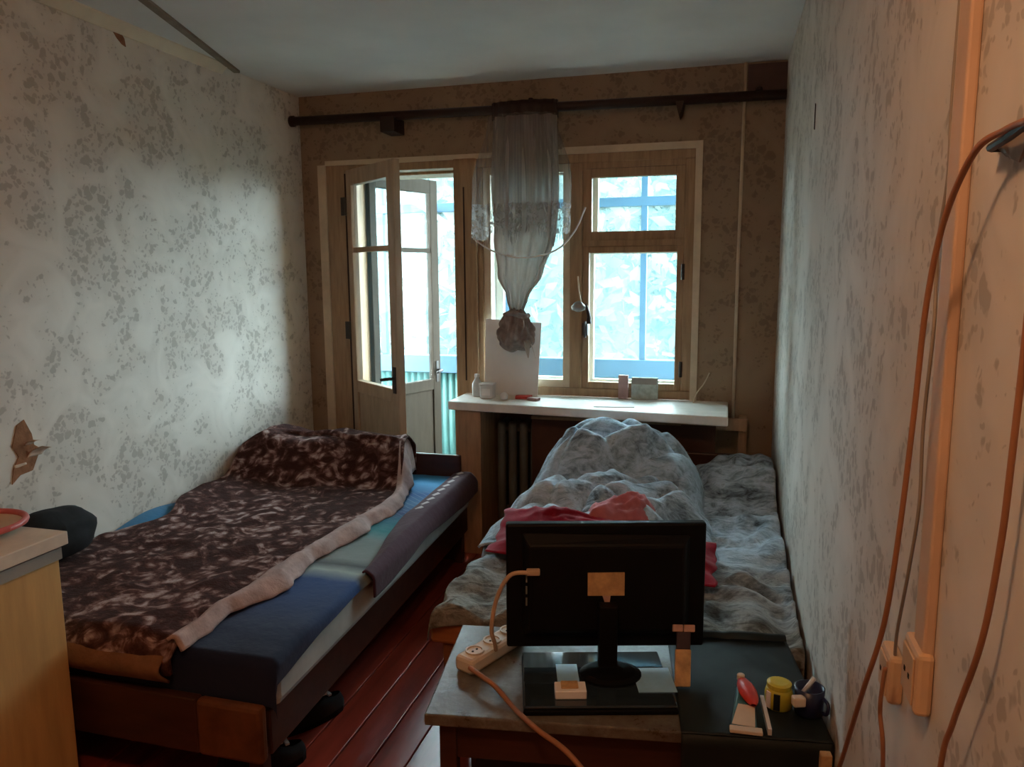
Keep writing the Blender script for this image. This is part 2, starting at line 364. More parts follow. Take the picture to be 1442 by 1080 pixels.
def spline(pts, n=8):            # Catmull-Rom through points
    P = [V3(pts[0])]+[V3(p) for p in pts]+[V3(pts[-1])]; out = []
    for i in range(1, len(P)-2):
        for k in range(n):
            t = k/n; a, b, c, d = P[i-1], P[i], P[i+1], P[i+2]
            out.append(0.5*((2*b)+(c-a)*t+(2*a-5*b+4*c-d)*t*t+(3*b-a-3*c+d)*t**3))
    out.append(P[-2]); return out
def N(x, y, z=0.0): return noise.noise(Vector((x, y, z)))
def ridge(x, y, z=0.0, o=3):
    v = 0; a = 1; 
    for k in range(o):
        v += a*(1-abs(N(x, y, z+k*7.3))*2.2); x *= 2.1; y *= 2.1; a *= 0.5
    return v/1.75
def sm(a, b, x):
    t = max(0, min(1, (x-a)/(b-a))); return t*t*(3-2*t)

# ------------------------------------------------------------------ room shell
XL, XR, YB, YF, ZC = -2.35, 0.256, 4.0, -1.6, 2.48
floor = struct(MB().box(XL-0.1, XR+0.1, YF-0.1, YB+0.3, -0.12, -0.02).build('floor', 'under'))
bw = 0.112; nb = int((XR-XL)/bw)+1
first = None
for i in range(nb):
    x0 = XL+i*bw; x1 = min(XR, x0+bw-0.004)
    if x1-x0 < 0.02: break
    if first is None or x1-x0 < bw-0.005:
        b = MB().box(x0, x1, YF, YB, -0.02, 0.0).build('floorboard', 'board', floor, bevel=0.003)
        first = first or b
    else:
        b = first.copy(); C.objects.link(b); b.location = Vector(((x0+x1)/2, (YF+YB)/2, -0.02+0.0016*math.sin(i*5.1)))-wloc(floor)
struct(MB().box(XL-0.1, XR+0.1, YF-0.1, YB+0.3, ZC, ZC+0.12).build('ceiling', 'ceil'))
wall_left = struct(MB().box(XL-0.12, XL, YF-0.1, YB+0.3, -0.02, ZC).build('wall_left', 'paper'))
wall_right = struct(MB().box(XR, XR+0.12, YF-0.1, YB+0.3, -0.02, ZC).build('wall_right', 'paper'))
struct(MB().box(XL, XR, YF-0.1, YF, -0.02, ZC).build('wall_front', 'paper'))
DX0, PX0, PX1, WX1 = -2.20, -1.43, -1.30, -0.155     # door block and window block along the wall
ZT, ZS = 2.10, 0.83
wb = MB()
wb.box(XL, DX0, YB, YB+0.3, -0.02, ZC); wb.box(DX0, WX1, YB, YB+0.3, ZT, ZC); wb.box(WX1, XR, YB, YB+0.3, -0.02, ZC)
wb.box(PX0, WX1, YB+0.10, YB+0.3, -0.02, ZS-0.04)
wall_back = struct(wb.build('wall_back', 'paper_backlit'))
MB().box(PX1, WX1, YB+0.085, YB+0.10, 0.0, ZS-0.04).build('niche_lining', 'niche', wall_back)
# cream border along the left wall, brown ceiling seam
struct(MB().prism([(XL, ZC-0.04), (XL+0.01, ZC-0.04), (XL+0.045, ZC-0.006), (XL+0.045, ZC), (XL, ZC)], YF, YB-0.7, 1).build('trim_1', 'cornice'))
struct(MB().hexa([(-2.345, 3.40, ZC-0.012), (-2.318, 3.41, ZC-0.012), (-1.515, 0.6, ZC-0.012), (-1.475, 0.6, ZC-0.012), (-2.345, 3.40, ZC), (-2.318, 3.41, ZC), (-1.515, 0.6, ZC), (-1.475, 0.6, ZC)]).build('trim_2', 'seam'))
# casing strips round the window block
tr3 = struct(MB().box(WX1-0.002, WX1+0.032, YB-0.014, YB, ZS+0.0, ZT+0.03).box(-0.83, WX1-0.002, YB-0.014, YB, ZT-0.005, ZT+0.03).build('trim_3', 'frame_pale'))
struct(MB().box(DX0-0.045, DX0+0.004, YB-0.012, YB, 0, ZT).box(DX0+0.004, -0.83, YB-0.012, YB, ZT-0.004, ZT+0.022).build('trim_4', 'frame_pale'))

# patches of torn wallpaper on the left wall
def blob(c, pts): return [(c[0]+a, c[1]+b) for a, b in pts]
MB().prism(blob((2.05, 0.88), [(-0.055, -0.10), (-0.02, -0.075), (0.03, -0.07), (0.07, 0.0), (0.045, 0.02), (0.04, 0.06), (0.015, 0.115), (-0.015, 0.10), (-0.04, 0.03), (-0.02, -0.01), (-0.045, -0.05)]), XL+0.001, XL+0.004, 0).build('bare_patch', 'plaster', wall_left)
MB().prism(blob((2.66, 2.435), [(-0.05, 0.03), (-0.025, 0.012), (0.0, 0.02), (0.025, -0.005), (0.03, -0.035), (0.01, -0.03), (-0.015, -0.012), (-0.035, 0.01)]), XL+0.001, XL+0.004, 0).build('bare_patch', 'plaster', wall_left)
def flap(y0, z0, w, h, curl, name='paper_flap'):
    def fn(u, v):
        a = v*curl; rr = h/curl
        return (XL+0.006+rr*(1-math.cos(a)), y0+w*u+0.02*v, z0+rr*math.sin(a)*(1-0.5*abs(u-0.3)))
    MB().grid(6, 8, fn).build(name, 'paper_back', wall_left, smooth=True, solid=0.0012)
flap(2.005, 0.845, 0.05, -0.06, 1.6); flap(2.06, 0.86, 0.06, 0.05, 1.3); flap(2.055, 0.905, 0.03, 0.035, 2.0)

# ------------------------------------------------------------------ window and balcony door
door_frame = struct(MB().box(DX0, DX0+0.115, YB, YB+0.10, 0, ZT).box(DX0+0.05, DX0+0.12, YB+0.10, YB+0.28, 0, ZT)
    .box(DX0+0.115, PX0, YB, YB+0.10, ZT-0.045, ZT).box(DX0+0.12, PX0, YB+0.10, YB+0.28, ZT-0.06, ZT).box(DX0+0.115, PX0, YB, YB+0.28, 0, 0.05).build('door_1', 'frame', bevel=0.004))
MB().box(DX0+0.116, DX0+0.132, YB-0.004, YB+0.03, 0.3, ZT-0.05).build('recess_shade_strip', 'rod', door_frame)  # dark strip added for the shade in the recess beside the jamb
for z in (0.45, 1.12, 1.82):
    MB().tube([(DX0+0.122, YB-0.012, z), (DX0+0.122, YB-0.012, z+0.10)], 0.011, 8).box(DX0+0.09, DX0+0.122, YB-0.006, YB, z, z+0.1).build('hinge', 'dark_metal', door_frame)
post = struct(MB().box(PX0, PX1, YB-0.015, YB+0.28, 0, ZT).build('trim_5', 'frame', bevel=0.006))
MB().box(PX1-0.075, PX1-0.067, YB-0.018, YB-0.012, 0.9, 1.95).build('crack', 'rod', post)

def leaf(name, hinge, ang, width, z0, z1, thick, zbar, zglass, mat, stile=0.075, sgn=1, kn=True):
    # door leaf built along +X from its hinge then turned about the hinge by ang
    root = thing(name, (hinge[0], hinge[1], z0), None, None); 
    c, n = math.cos(ang), math.sin(ang)
    def T(mb):
        mb.v = [(hinge[0]+(x)*c-(y)*n, hinge[1]+x*n+y*c, z) for x, y, z in mb.v]; return mb
    w = width
    T(MB().box(0, stile*0.75, 0, thick, z0, z1)).build('stile', mat, root, bevel=0.004)
    T(MB().box(w-stile, w, 0, thick, z0, z1)).build('stile', mat, root, bevel=0.004)
    T(MB().box(stile*0.75, w-stile, 0, thick, z1-0.085, z1)).build('top_rail', mat, root, bevel=0.003)
    T(MB().box(stile*0.75, w-stile, 0.005, thick-0.005, zbar-0.014, zbar+0.014)).build('glazing_bar', mat, root, bevel=0.003)
    T(MB().box(stile*0.75, w-stile, 0, thick, zglass-0.07, zglass)).build('middle_rail', mat, root, bevel=0.003)
    T(MB().box(stile*0.75, w-stile, thick*0.3, thick*0.7, z0+0.1, zglass-0.07)).build('panel', mat, root)
    T(MB().box(stile*0.75, w-stile, 0, thick, z0, z0+0.1)).build('bottom_rail', mat, root, bevel=0.003)
    for a, b in ((zglass, zbar-0.014), (zbar+0.014, z1-0.085)):
        T(MB().box(stile*0.75, w-stile, thick*0.5-0.002, thick*0.5+0.002, a, b)).build('pane', 'glass', root)
    if kn:
        h = T(MB().box(w-stile*0.68, w-stile*0.32, -0.006, 0.0, zglass-0.02, zglass+0.12)).build('handle_plate', 'dark_metal', root)
        T(MB().tube([(w-stile*0.5, -0.004, zglass+0.06), (w-stile*0.5, -0.045, zglass+0.06), (w-stile*1.3, -0.05, zglass+0.05)], 0.009, 8)).build('handle', 'dark_metal', h, smooth=True)
    return root
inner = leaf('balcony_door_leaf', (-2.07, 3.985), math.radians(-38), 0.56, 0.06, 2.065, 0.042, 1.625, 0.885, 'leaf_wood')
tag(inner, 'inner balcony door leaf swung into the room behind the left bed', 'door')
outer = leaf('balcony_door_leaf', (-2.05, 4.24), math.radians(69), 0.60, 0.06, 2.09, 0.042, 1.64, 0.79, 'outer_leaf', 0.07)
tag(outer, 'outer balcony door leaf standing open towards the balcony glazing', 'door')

win = struct(MB().box(PX1, WX1, YB, YB+0.11, ZT-0.05, ZT).box(PX1, WX1, YB, YB+0.11, ZS, ZS+0.045).box(WX1-0.05, WX1, YB, YB+0.11, ZS+0.045, ZT-0.05)
    .box(PX1, PX1+0.03, YB, YB+0.11, ZS+0.045, ZT-0.05).box(-0.79, -0.725, YB-0.006, YB+0.11, ZS+0.045, ZT-0.05).build('window_1', 'frame', bevel=0.004))
def sash(name, x0, x1, z0, z1, y, mat, w=0.042, t=0.04, parent=win):
    s = MB().box(x0, x0+w, y, y+t, z0, z1).box(x1-w, x1, y, y+t, z0, z1).box(x0+w, x1-w, y, y+t, z1-w, z1).box(x0+w, x1-w, y, y+t, z0, z0+w).build(name, mat, parent, bevel=0.003)
    MB().box(x0+w, x1-w, y+t*0.5-0.002, y+t*0.5+0.002, z0+w, z1-w).build('pane', 'glass', s)
    return s
WT, WB = ZT-0.05, ZS+0.045
sash('sash', PX1+0.03, -0.79, WB, WT, YB+0.012, 'frame_pale', 0.04)
sash('sash', -0.725, WX1-0.05, WB, 1.625, YB+0.012, 'frame', 0.034)
vent = sash('vent_sash', -0.725, WX1-0.05, 1.655, WT-0.03, YB+0.012, 'frame', 0.046)
MB().box(-0.725, WX1-0.05, YB+0.005, YB+0.06, WT-0.03, WT).build('head_strip', 'frame', win)
MB().box(-0.725, WX1-0.05, YB+0.0, YB+0.06, 1.625, 1.655).build('transom', 'frame', win)
ob = struct(MB().box(PX1, WX1, YB+0.11, YB+0.28, ZT-0.035, ZT).box(PX1, WX1, YB+0.11, YB+0.28, ZS-0.01, ZS+0.03).box(WX1-0.03, WX1, YB+0.11, YB+0.28, ZS+0.03, ZT-0.035).box(PX1, PX1+0.04, YB+0.11, YB+0.28, ZS+0.03, ZT-0.035)
    .box(-0.785, -0.735, YB+0.18, YB+0.28, ZS+0.03, ZT-0.035).build('window_2', 'white_paint', bevel=0.003))
sash('sash', PX1+0.04, -0.785, ZS+0.03, ZT-0.035, YB+0.2, 'white_paint', 0.045, parent=ob)
sash('sash', -0.735, WX1-0.03, ZS+0.03, 1.63, YB+0.2, 'white_paint', 0.04, parent=ob)
sash('vent_sash', -0.735, WX1-0.03, 1.63, ZT-0.035, YB+0.2, 'white_paint', 0.06, parent=ob)
MB().tube([(-0.705, YB-0.02, 1.15), (-0.705, YB-0.02, 1.235)], 0.007, 8).box(-0.718, -0.692, YB-0.016, YB+0.012, 1.16, 1.225).build('latch', 'dark_metal', win)
for z in (0.95, 1.45): MB().tube([(WX1-0.052, YB-0.004, z), (WX1-0.052, YB-0.004, z+0.08)], 0.009, 8).build('hinge', 'dark_metal', win)

# window sill on its pillar, niche with radiator
sill = thing('window_sill', (-0.67, 3.8, 0.78), 'long white painted sill board below the window', 'sill')
MB().hexa([(-1.375, 3.69, 0.785), (0.035, 3.565, 0.785), (-1.375, 4.0, 0.785), (0.035, 4.0, 0.785), (-1.375, 3.69, 0.83), (0.035, 3.565, 0.83), (-1.375, 4.0, 0.83), (0.035, 4.0, 0.83)]).build('board', 'sill', sill, bevel=0.006)
tag(struct(MB().box(-1.345, -1.205, 3.715, 4.098, 0.0, 0.785).build('trim_6', 'tan_board', bevel=0.004)))
boards = thing('radiator_screen', (-0.55, 3.87, 0.0), 'dark red-brown wooden screen under the sill behind the grey duvet', 'screen')
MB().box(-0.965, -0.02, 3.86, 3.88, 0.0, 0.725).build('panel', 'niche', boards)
MB().box(-0.965, -0.19, 3.845, 3.885, 0.725, 0.74).build('edge_strip', 'tan_board', boards)
MB().box(-0.19, 0.13, 3.87, 3.9, 0.705, 0.765).build('end_board', 'tan_board', boards)
MB().box(0.09, 0.13, 3.9, 3.999, 0.0, 0.765).build('bracket', 'tan_board', boards)

rad = thing('cast_iron_radiator', (-0.95, 3.99, 0.1), 'dark cast iron radiator ribs in the niche under the sill', 'radiator')
def section(x):
    s = MB()
    for dy in (-0.05, 0.05):
        s.tube(spline([(x, 3.99+dy, 0.14), (x, 3.99+dy*1.1, 0.2), (x, 3.99+dy*1.1, 0.62), (x, 3.99+dy, 0.68)], 3), [0.018]+[0.024]*8+[0.018], 8)
    s.tube([(x-0.032, 3.99, 0.17), (x+0.032, 3.99, 0.17)], 0.03, 10).tube([(x-0.032, 3.99, 0.65), (x+0.032, 3.99, 0.65)], 0.03, 10)
    s.box(x-0.012, x+0.012, 3.945, 4.035, 0.15, 0.67)
    return s
f0 = None
for i in range(7):
    x = -1.155+i*0.063
    if f0 is None: f0 = section(x).build('section', 'iron', rad, smooth=True)
    else:
        o = f0.copy(); C.objects.link(o); o.location = f0.location+Vector((i*0.063, 0, 0))
MB().tube([(-1.17, 3.99, 0.17), (-1.195, 3.99, 0.17)], 0.014).tube([(-1.125, 3.99, 0.0), (-1.125, 3.99, 0.15)], 0.014).build('feed_pipe', 'iron', rad)

# painted cable running down the wall right of the window, dark patch on the wall in the corner above the rod
pipe = struct(MB().tube([(0.062, YB-0.008, 0.70), (0.06, YB-0.008, 1.5), (0.066, YB-0.008, ZC)], 0.008, 8).build('trim_7', 'frame_pale', smooth=True))
cp = thing('corner_patch', (0.16, 3.99, 2.33), 'dark purple-brown patch in the ceiling corner above the rod', 'panel')
MB().box(0.078, XR, YB-0.012, YB, 2.325, ZC-0.01).build('panel', 'dark_wall_patch', cp)
MB().lathe([(0.0, 0.0), (0.016, 0.0), (0.016, 0.012), (0.006, 0.02)], (0.13, 3.975, 2.345), 10).build('knob', 'rod', cp)

# ------------------------------------------------------------------ curtain rod and curtain
rod = thing('curtain_rod', (-1.0, 3.9, 2.3), 'dark brown wooden curtain rod spanning the wall above window and door', 'curtain rod')
def rz(x): return 2.33-(x+2.28)*0.0105
MB().tube([(-2.345, 3.9, rz(-2.345)), (0.25, 3.9, rz(0.25))], 0.024, 12).build('rod', 'rod', rod, smooth=True)
MB().box(-1.792, -1.71, 3.86, 4.0, 2.238, 2.315).build('bracket', 'rod', rod, bevel=0.004)
MB().prism([(-0.255, 2.30), (-0.215, 2.30), (-0.225, 2.255), (-0.238, 2.235), (-0.245, 2.26)], 3.875, 4.0, 1).build('bracket', 'rod', rod)
MB().tube([(-2.346, 3.9, rz(-2.3)), (-2.325, 3.9, rz(-2.3))], 0.03, 12).build('finial', 'rod', rod, smooth=True)
MB().tube([(-0.975, 3.9, 2.335), (-0.975, 3.9, 2.365)], [0.02, 0.012], 8).build('hook', 'rod', rod)

cur = thing('tulle_curtain', (-1.0, 3.87, 1.1), 'sheer grey tulle curtain gathered into a knot before the window', 'curtain')
def hdr(u, v):
    th = u*math.pi*2; return (-1.005+0.172*math.cos(th)*(1+0.02*math.sin(9*th)), 3.885+0.045*math.sin(th)+0.006*math.sin(17*th), 2.262+0.085*v)
MB().grid(60, 3, hdr).build('header', 'rod', cur, smooth=True, solid=0.004)
def outer_l(u, v):
    a = (u*2-1)
    hw = 0.175+0.08*sm(0, 0.55, v)
    x = -1.005+hw*a-0.005*v
    pl = math.sin(a*15+2.2*N(a*2.5, v*0.7))*0.032*(0.5+v)
    zb = 1.665+0.075*abs(math.sin(a*4.2+0.4))*(1-0.4*a*a)-0.02*abs(a)+0.012*N(a*6, 3)
    return (x, 3.83-0.05*(1-a*a)+pl, 2.275+(zb-2.275)*v)
MB().grid(90, 30, outer_l).build('outer_layer', 'tulle_outer', cur, smooth=True)
fr = MB()
for k in range(70):
    a0 = (k+0.5)/70
    p = Vector(outer_l(a0, 1.0)); q = p+Vector((0.006*random.uniform(-1, 1), 0, -0.028-0.012*random.random()))
    fr.tube([p, q], 0.0016, 4)
fr.build('fringe', 'tulle_knot', cur)['kind'] = 'stuff'
def inner_l(u, v):
    th = u*2*math.pi
    prof = [(0, 0.155), (0.35, 0.165), (0.6, 0.155), (0.8, 0.115), (0.93, 0.055), (1.0, 0.034)]
    for (a, ra), (b, rb) in zip(prof, prof[1:]):
        if a <= v <= b: hw = ra+(rb-ra)*sm(a, b, v); break
    k = 1+0.10*math.sin(9*th+2*v)*(1-0.3*v)+0.06*N(math.cos(th)*3, math.sin(th)*3, v*2)
    cx = -1.0-0.045*sm(0.5, 1, v)
    return (cx+hw*k*math.cos(th), 3.86+0.30*hw*k*math.sin(th)+0.012*math.sin(13*th), 2.27+(1.29-2.27)*v)
MB().grid(90, 40, inner_l).build('inner_layer', 'tulle', cur, smooth=True)
def knot(u, v):
    th = u*2*math.pi; ph = v*math.pi
    d = Vector((math.sin(ph)*math.cos(th), math.sin(ph)*math.sin(th), math.cos(ph)))
    rr = 1+0.38*N(d.x*1.7+3, d.y*1.7, d.z*1.7)+0.12*math.sin(7*th+5*d.z)*math.sin(ph)+0.08*math.sin(17*th-4*d.z)*math.sin(ph)
    wz = 1.0-0.35*max(0, d.z)+0.12*d.z*d.z
    return (-1.055+0.100*rr*d.x*wz, 3.855+0.06*rr*d.y*wz, 1.195+0.115*(1+0.1*N(d.x*3, d.y*3, 9))*d.z)
MB().grid(110, 40, knot).build('knot', 'tulle_knot', cur, smooth=True)
MB().tube(spline([(-1.10, 3.83, 1.275), (-1.05, 3.80, 1.285), (-1.0, 3.83, 1.265), (-0.985, 3.87, 1.27)], 5), 0.014, 8).build('tie', 'tulle_knot', cur, smooth=True)
def tail(u, v): return (-1.01+0.05*u+0.03*v, 3.80+0.01*math.sin(u*9), 1.15-0.10*v*(0.6+0.4*math.sin(u*8)))
MB().grid(14, 8, tail).build('tail', 'tulle', cur, smooth=True)
tag(MB().tube(spline([(-1.255, 3.80, 1.665), (-1.14, 3.77, 1.60), (-0.98, 3.76, 1.565), (-0.82, 3.77, 1.60), (-0.73, 3.80, 1.69), (-0.675, 3.81, 1.81)], 8), 0.0042, 6).build('curtain_wire', 'white_card', smooth=True),
    'thin white wire bowed across the curtain in front of the window', 'wire')

# ------------------------------------------------------------------ small things on the sill and the window
tag(MB().hexa([(-1.255, 3.945, 0.831), (-0.955, 3.945, 0.831), (-1.255, 3.951, 0.831), (-0.955, 3.951, 0.831), (-1.25, 3.975, 1.245), (-0.94, 3.975, 1.225), (-1.25, 3.981, 1.245), (-0.94, 3.981, 1.225)]).build('white_board', 'white_card'),
    'blank white sheet of card leaning on the window behind the knotted curtain', 'card')
cup = thing('plastic_cup', (-1.2, 3.83, 0.83), 'square white plastic cup at the left end of the sill', 'cup')
MB().prism([(-1.237, 3.80), (-1.163, 3.80), (-1.163, 3.86), (-1.237, 3.86)], 0.831, 0.905, 2).build('body', 'clear_plastic', cup, bevel=0.008)
MB().box(-1.222, -1.178, 3.797, 3.8, 0.85, 0.885).build('label_patch', 'white_card', cup)
MB().box(-1.24, -1.16, 3.797, 3.863, 0.905, 0.912).build('rim', 'white_card', cup, bevel=0.002)
bt = thing('cloudy_bottle', (-1.275, 3.88, 0.83), 'cloudy plastic bottle beside the cup on the sill', 'bottle')
MB().lathe([(0.024, 0), (0.027, 0.005), (0.027, 0.07), (0.012, 0.095), (0.012, 0.105)], (-1.275, 3.88, 0.831), 14).build('body', 'clear_plastic', bt, smooth=True)
MB().lathe([(0.014, 0), (0.014, 0.016)], (-1.275, 3.88, 0.936), 12).build('cap', 'white_card', bt)
egg = tag(MB().lathe([(0.004, 0), (0.018, 0.006), (0.022, 0.02), (0.015, 0.034), (0.004, 0.04)], (-1.1, 3.80, 0.83), 14).build('small_jar', 'white_card', smooth=True), 'little round white pot right of the cup on the sill', 'pot')
tag(MB().box(-1.055, -0.965, 3.84, 3.89, 0.83, 0.846, 0.2).build('red_packet', 'red_pack', bevel=0.003), 'flat dark red packet lying on the sill under the card', 'packet')
tag(MB().box(-0.975, -0.915, 3.80, 3.84, 0.83, 0.845, -0.3).build('pink_packet', 'pink_card', bevel=0.003), 'small dusty pink packet lying next to the red packet', 'packet')
tag(MB().hexa([(-0.56, 3.955, 0.83), (-0.10, 3.945, 0.83), (-0.56, 3.99, 0.83), (-0.12, 3.99, 0.83), (-0.555, 3.957, 0.838), (-0.105, 3.947, 0.838), (-0.555, 3.99, 0.838), (-0.12, 3.99, 0.838)]).build('paper_sheets', 'white_card') if False else
    MB().box(-0.62, -0.42, 3.70, 3.86, 0.83, 0.834, 0.15).build('paper_sheet', 'white_card'), 'white paper sheet lying flat on the middle of the sill', 'paper')
tag(MB().box(-0.523, -0.472, YB-0.034, YB-0.004, 0.831, 0.955).build('pink_box', 'pink_card', bevel=0.002), 'upright dusty pink box leaning in the right window', 'box')
gp = thing('card_pack', (-0.39, 3.975, 0.83), 'grey-green printed pack standing in the right window beside the pink box', 'pack')
MB().box(-0.455, -0.318, YB-0.03, YB-0.008, 0.831, 0.945).build('body', 'grey_card', gp, bevel=0.002)
MB().box(-0.452, -0.325, YB-0.0315, YB-0.03, 0.91, 0.94).build('printed_band', 'cab_grey', gp)
keys = thing('hanging_tassel', (-0.72, 3.96, 1.22), 'dark tassel trinket hanging by a string from the window mullion', 'trinket')
MB().tube(spline([(-0.745, 3.985, 1.47), (-0.735, 3.965, 1.40), (-0.72, 3.96, 1.33)], 6), 0.004, 6).build('string', 'frame_pale', keys)
MB().lathe([(0.006, 0), (0.035, 0.012), (0.038, 0.03), (0.02, 0.05), (0.006, 0.058)], (-0.735, 3.955, 1.285), 12, (1, 0.6)).build('bell', 'steel', keys, smooth=True)
MB().tube([(-0.695, 3.955, 1.33), (-0.68, 3.955, 1.27), (-0.678, 3.955, 1.225)], [0.004, 0.01, 0.014], 8).build('tassel', 'dark_metal', keys)
tag(MB().tube(spline([(-0.135, 3.93, 0.829), (-0.12, 3.92, 0.88), (-0.085, 3.93, 0.93), (-0.06, 3.93, 0.985)], 5), 0.003, 6).build('dry_twig', 'frame_pale'), 'thin dry twig standing at the right end of the sill', 'twig')

# ------------------------------------------------------------------ left bed
LB0, LB1 = 1.70, 3.585
def xr(y): return -1.15-0.04*(y-1.7)
lb = thing('single_bed', (-1.77, 2.65, 0), 'dark wooden single bed along the left wall with lamplight coloured onto its foot corner', 'bed')
MB().box(-2.335, -1.28, 3.60, 3.622, 0.0, 0.565).build('headboard', 'dark_wood', lb, bevel=0.006)
MB().box(-2.335, -1.37, 1.645, 1.675, 0.17, 0.335).build('footboard', 'dark_wood', lb, bevel=0.006)
MB().box(-1.37, -1.165, 1.64, 1.676, 0.17, 0.335).build('warm_corner', 'lamplit_foot_wood', lb, bevel=0.012)  # footboard end coloured as if caught by the bulb
MB().hexa([(-1.20, 1.695, 0.17), (-1.17, 1.695, 0.17), (-1.275, 3.60, 0.17), (-1.245, 3.60, 0.17), (-1.20, 1.695, 0.30), (-1.17, 1.695, 0.30), (-1.275, 3.60, 0.30), (-1.245, 3.60, 0.30)]).build('side_rail', 'dark_wood', lb, bevel=0.004)
MB().box(-2.335, -2.305, 1.695, 3.60, 0.17, 0.30).build('side_rail', 'dark_wood', lb, bevel=0.004)
MB().box(-2.3, -1.285, 1.72, 3.6, 0.27, 0.298).build('slat_base', 'dark_wood', lb)
for x, y in ((-2.32, 1.68), (-1.20, 1.68), (-2.32, 3.59), (-1.29, 3.59)):
    MB().box(x-0.022, x+0.022, y-0.02, y+0.02, 0, 0.2).build('leg', 'dark_wood', lb, bevel=0.003)
mt = thing('mattress', (-1.75, 2.65, 0.3), 'greyish white mattress on the left bed', 'mattress')
MB().hexa([(-2.33, LB0, 0.302), (xr(LB0), LB0, 0.302), (-2.33, LB1, 0.302), (xr(LB1), LB1, 0.302), (-2.33, LB0, 0.445), (xr(LB0), LB0, 0.445), (-2.33, LB1, 0.445), (xr(LB1), LB1, 0.445)]).build('body', 'mattress', mt, bevel=0.025)
MB().tube([(xr(1.72)+0.002, 1.72, 0.425), (xr(3.58)+0.002, 3.58, 0.425)], 0.006, 6).build('piping', 'mattress', mt)
MB().hexa([(xr(2.55)+0.0, 2.55, 0.355), (xr(2.55)+0.003, 2.55, 0.355), (xr(2.85), 2.85, 0.375), (xr(2.85)+0.003, 2.85, 0.375), (xr(2.55), 2.55, 0.372), (xr(2.55)+0.003, 2.55, 0.372), (xr(2.85), 2.85, 0.39), (xr(2.85)+0.003, 2.85, 0.39)]).build('grip', 'iron', mt)

cov = thing('striped_bed_cover', (-1.75, 2.65, 0.445), 'blue and teal striped cover over the left mattress with maroon border', 'bed cover')
def drape_z(over): return 0.0 if over <= 0 else -over
def sheet_fn(u, v):
    vv = v*1.06-0.06; y = LB0-0.012+(LB1-LB0+0.008)*max(0, vv); fdrop = max(0, -vv)*2.2
    hang = 0.05+0.02*math.sin(y*5)
    tot = 0.0
    s0 = -2.325; w = xr(y)-s0; L = w+hang; d = u*L
    z = 0.456+0.008*N(d*5, y*5)+0.012*max(0, ridge(d*3, y*2.2, 2)-0.6)
    z += 0.05*math.exp(-((y-2.6)/0.22)**2)*sm(0.16, 0.0, d)
    z -= fdrop; y -= 0.010*min(1, fdrop/0.03)
    if d < w-0.02: return (s0+d, y, z)
    a = (d-w+0.02)
    return (s0+w-0.02+0.032*math.sin(min(1.57, a/0.03))+0.006*N(y*8, 3), y, z-(0 if a < 0.02 else (a-0.02)))
MB().grid(70, 90, sheet_fn).build('cover', 'sheet', cov, smooth=True)
def border_fn(u, v):
    y = 2.28+(3.592-2.28)*v
    w0 = 0.085*sm(2.25, 2.9, y)+0.01; hang = 0.075+0.015*math.sin(y*6)
    L = w0+hang; d = u*L; z = 0.470+0.006*N(d*9, y*6)
    x0 = xr(y)-w0+0.006
    puff = 0.018*math.sin(min(1, d/L)*math.pi)
    if d < w0: return (x0+d, y, z+puff)
    a = d-w0
    return (x0+w0+0.036*math.sin(min(1.57, a/0.03)), y, z+puff-a)
MB().grid(24, 90, border_fn).build('border', 'border', cov, smooth=True, solid=0.006)

bl = thing('fleece_blanket', (-1.85, 2.6, 0.46), 'brown floral fleece blanket heaped over pillow on the left bed', 'blanket')
def bl_edge(y):     # right edge of the brown side
    return -1.41-0.03*math.sin((y-1.6)*2.4)-0.14*sm(3.0, 3.55, y)-0.03*sm(2.2, 1.7, y)+0.012*N(y*7, 1)
def lump(x, y):
    f = sm(3.12, 3.34, y+0.10*N(x*2.2, 5)-0.06*(x+1.9))*(1-0.45*sm(3.50, 3.64, y))
    side = sm(-2.40, -2.22, x)*0.35+0.65
    return (0.185+0.03*N(x*4, y*3, 8))*f*side
def bl_z(x, y):
    z = 0.488+0.010*N(x*6, y*6, 4)+0.022*max(0, ridge(x*2.2+1, y*2.6, 9)-0.55)+lump(x, y)
    z += 0.03*sm(-2.0, -2.3, x)*sm(2.2, 2.6, y)
    return z
def blanket_fn(u, v):
    y = 1.61+(3.66-1.61)*v; x0 = -2.33+0.07*sm(2.3, 1.7, y)+0.12*math.exp(-((y-2.55)/0.18)**2); x = x0+(bl_edge(y)-x0)*u
    z = bl_z(x, y)
    if y < 1.70: z -= (1.70-y)*0.55
    if y < 1.64: z -= (1.64-y)*1.4
    if y > 3.60: z -= (y-3.60)*3.0
    return (x, max(y, 1.635) if y < 1.64 else min(y, 3.594), z)
MB().grid(110, 170, blanket_fn).build('pile', 'fleece', bl, smooth=True, solid=0.012)
def fold_fn(u, v):
    y = 1.66+(3.55-1.66)*v; w = (0.062+0.035*N(y*4, 7)+0.012*N(y*15, 2))*(0.5+0.5*sm(3.55, 3.1, y))*(0.6+0.4*sm(1.66, 2.0, y))
    x = bl_edge(y)-0.02+w*u*1.25; zi = bl_z(bl_edge(y), y)
    z = zi+0.006-0.03*u**2.5+0.014*math.sin(u*math.pi)*(1+0.5*N(y*9, u*3))-lump(bl_edge(y), y)*0.85*u
    return (x, y+0.004*N(y*20, u), z)
MB().grid(16, 130, fold_fn).build('folded_edge', 'fleece_back', bl, smooth=True, solid=0.01)
def foot_fn(u, v):   # turned-down foot end of the blanket, coloured orange for warm lamplight
    x = -2.2+(-1.46+2.2)*u; b = 1.66-0.045*math.sin(v*math.pi)-0.004
    return (x, b+0.008*N(x*6, v*2), 0.462-0.10*v+0.006*N(x*8, v*3, 2))
MB().grid(50, 10, foot_fn).build('foot_fold', 'fleece_warm_lit', bl, smooth=True, solid=0.008)
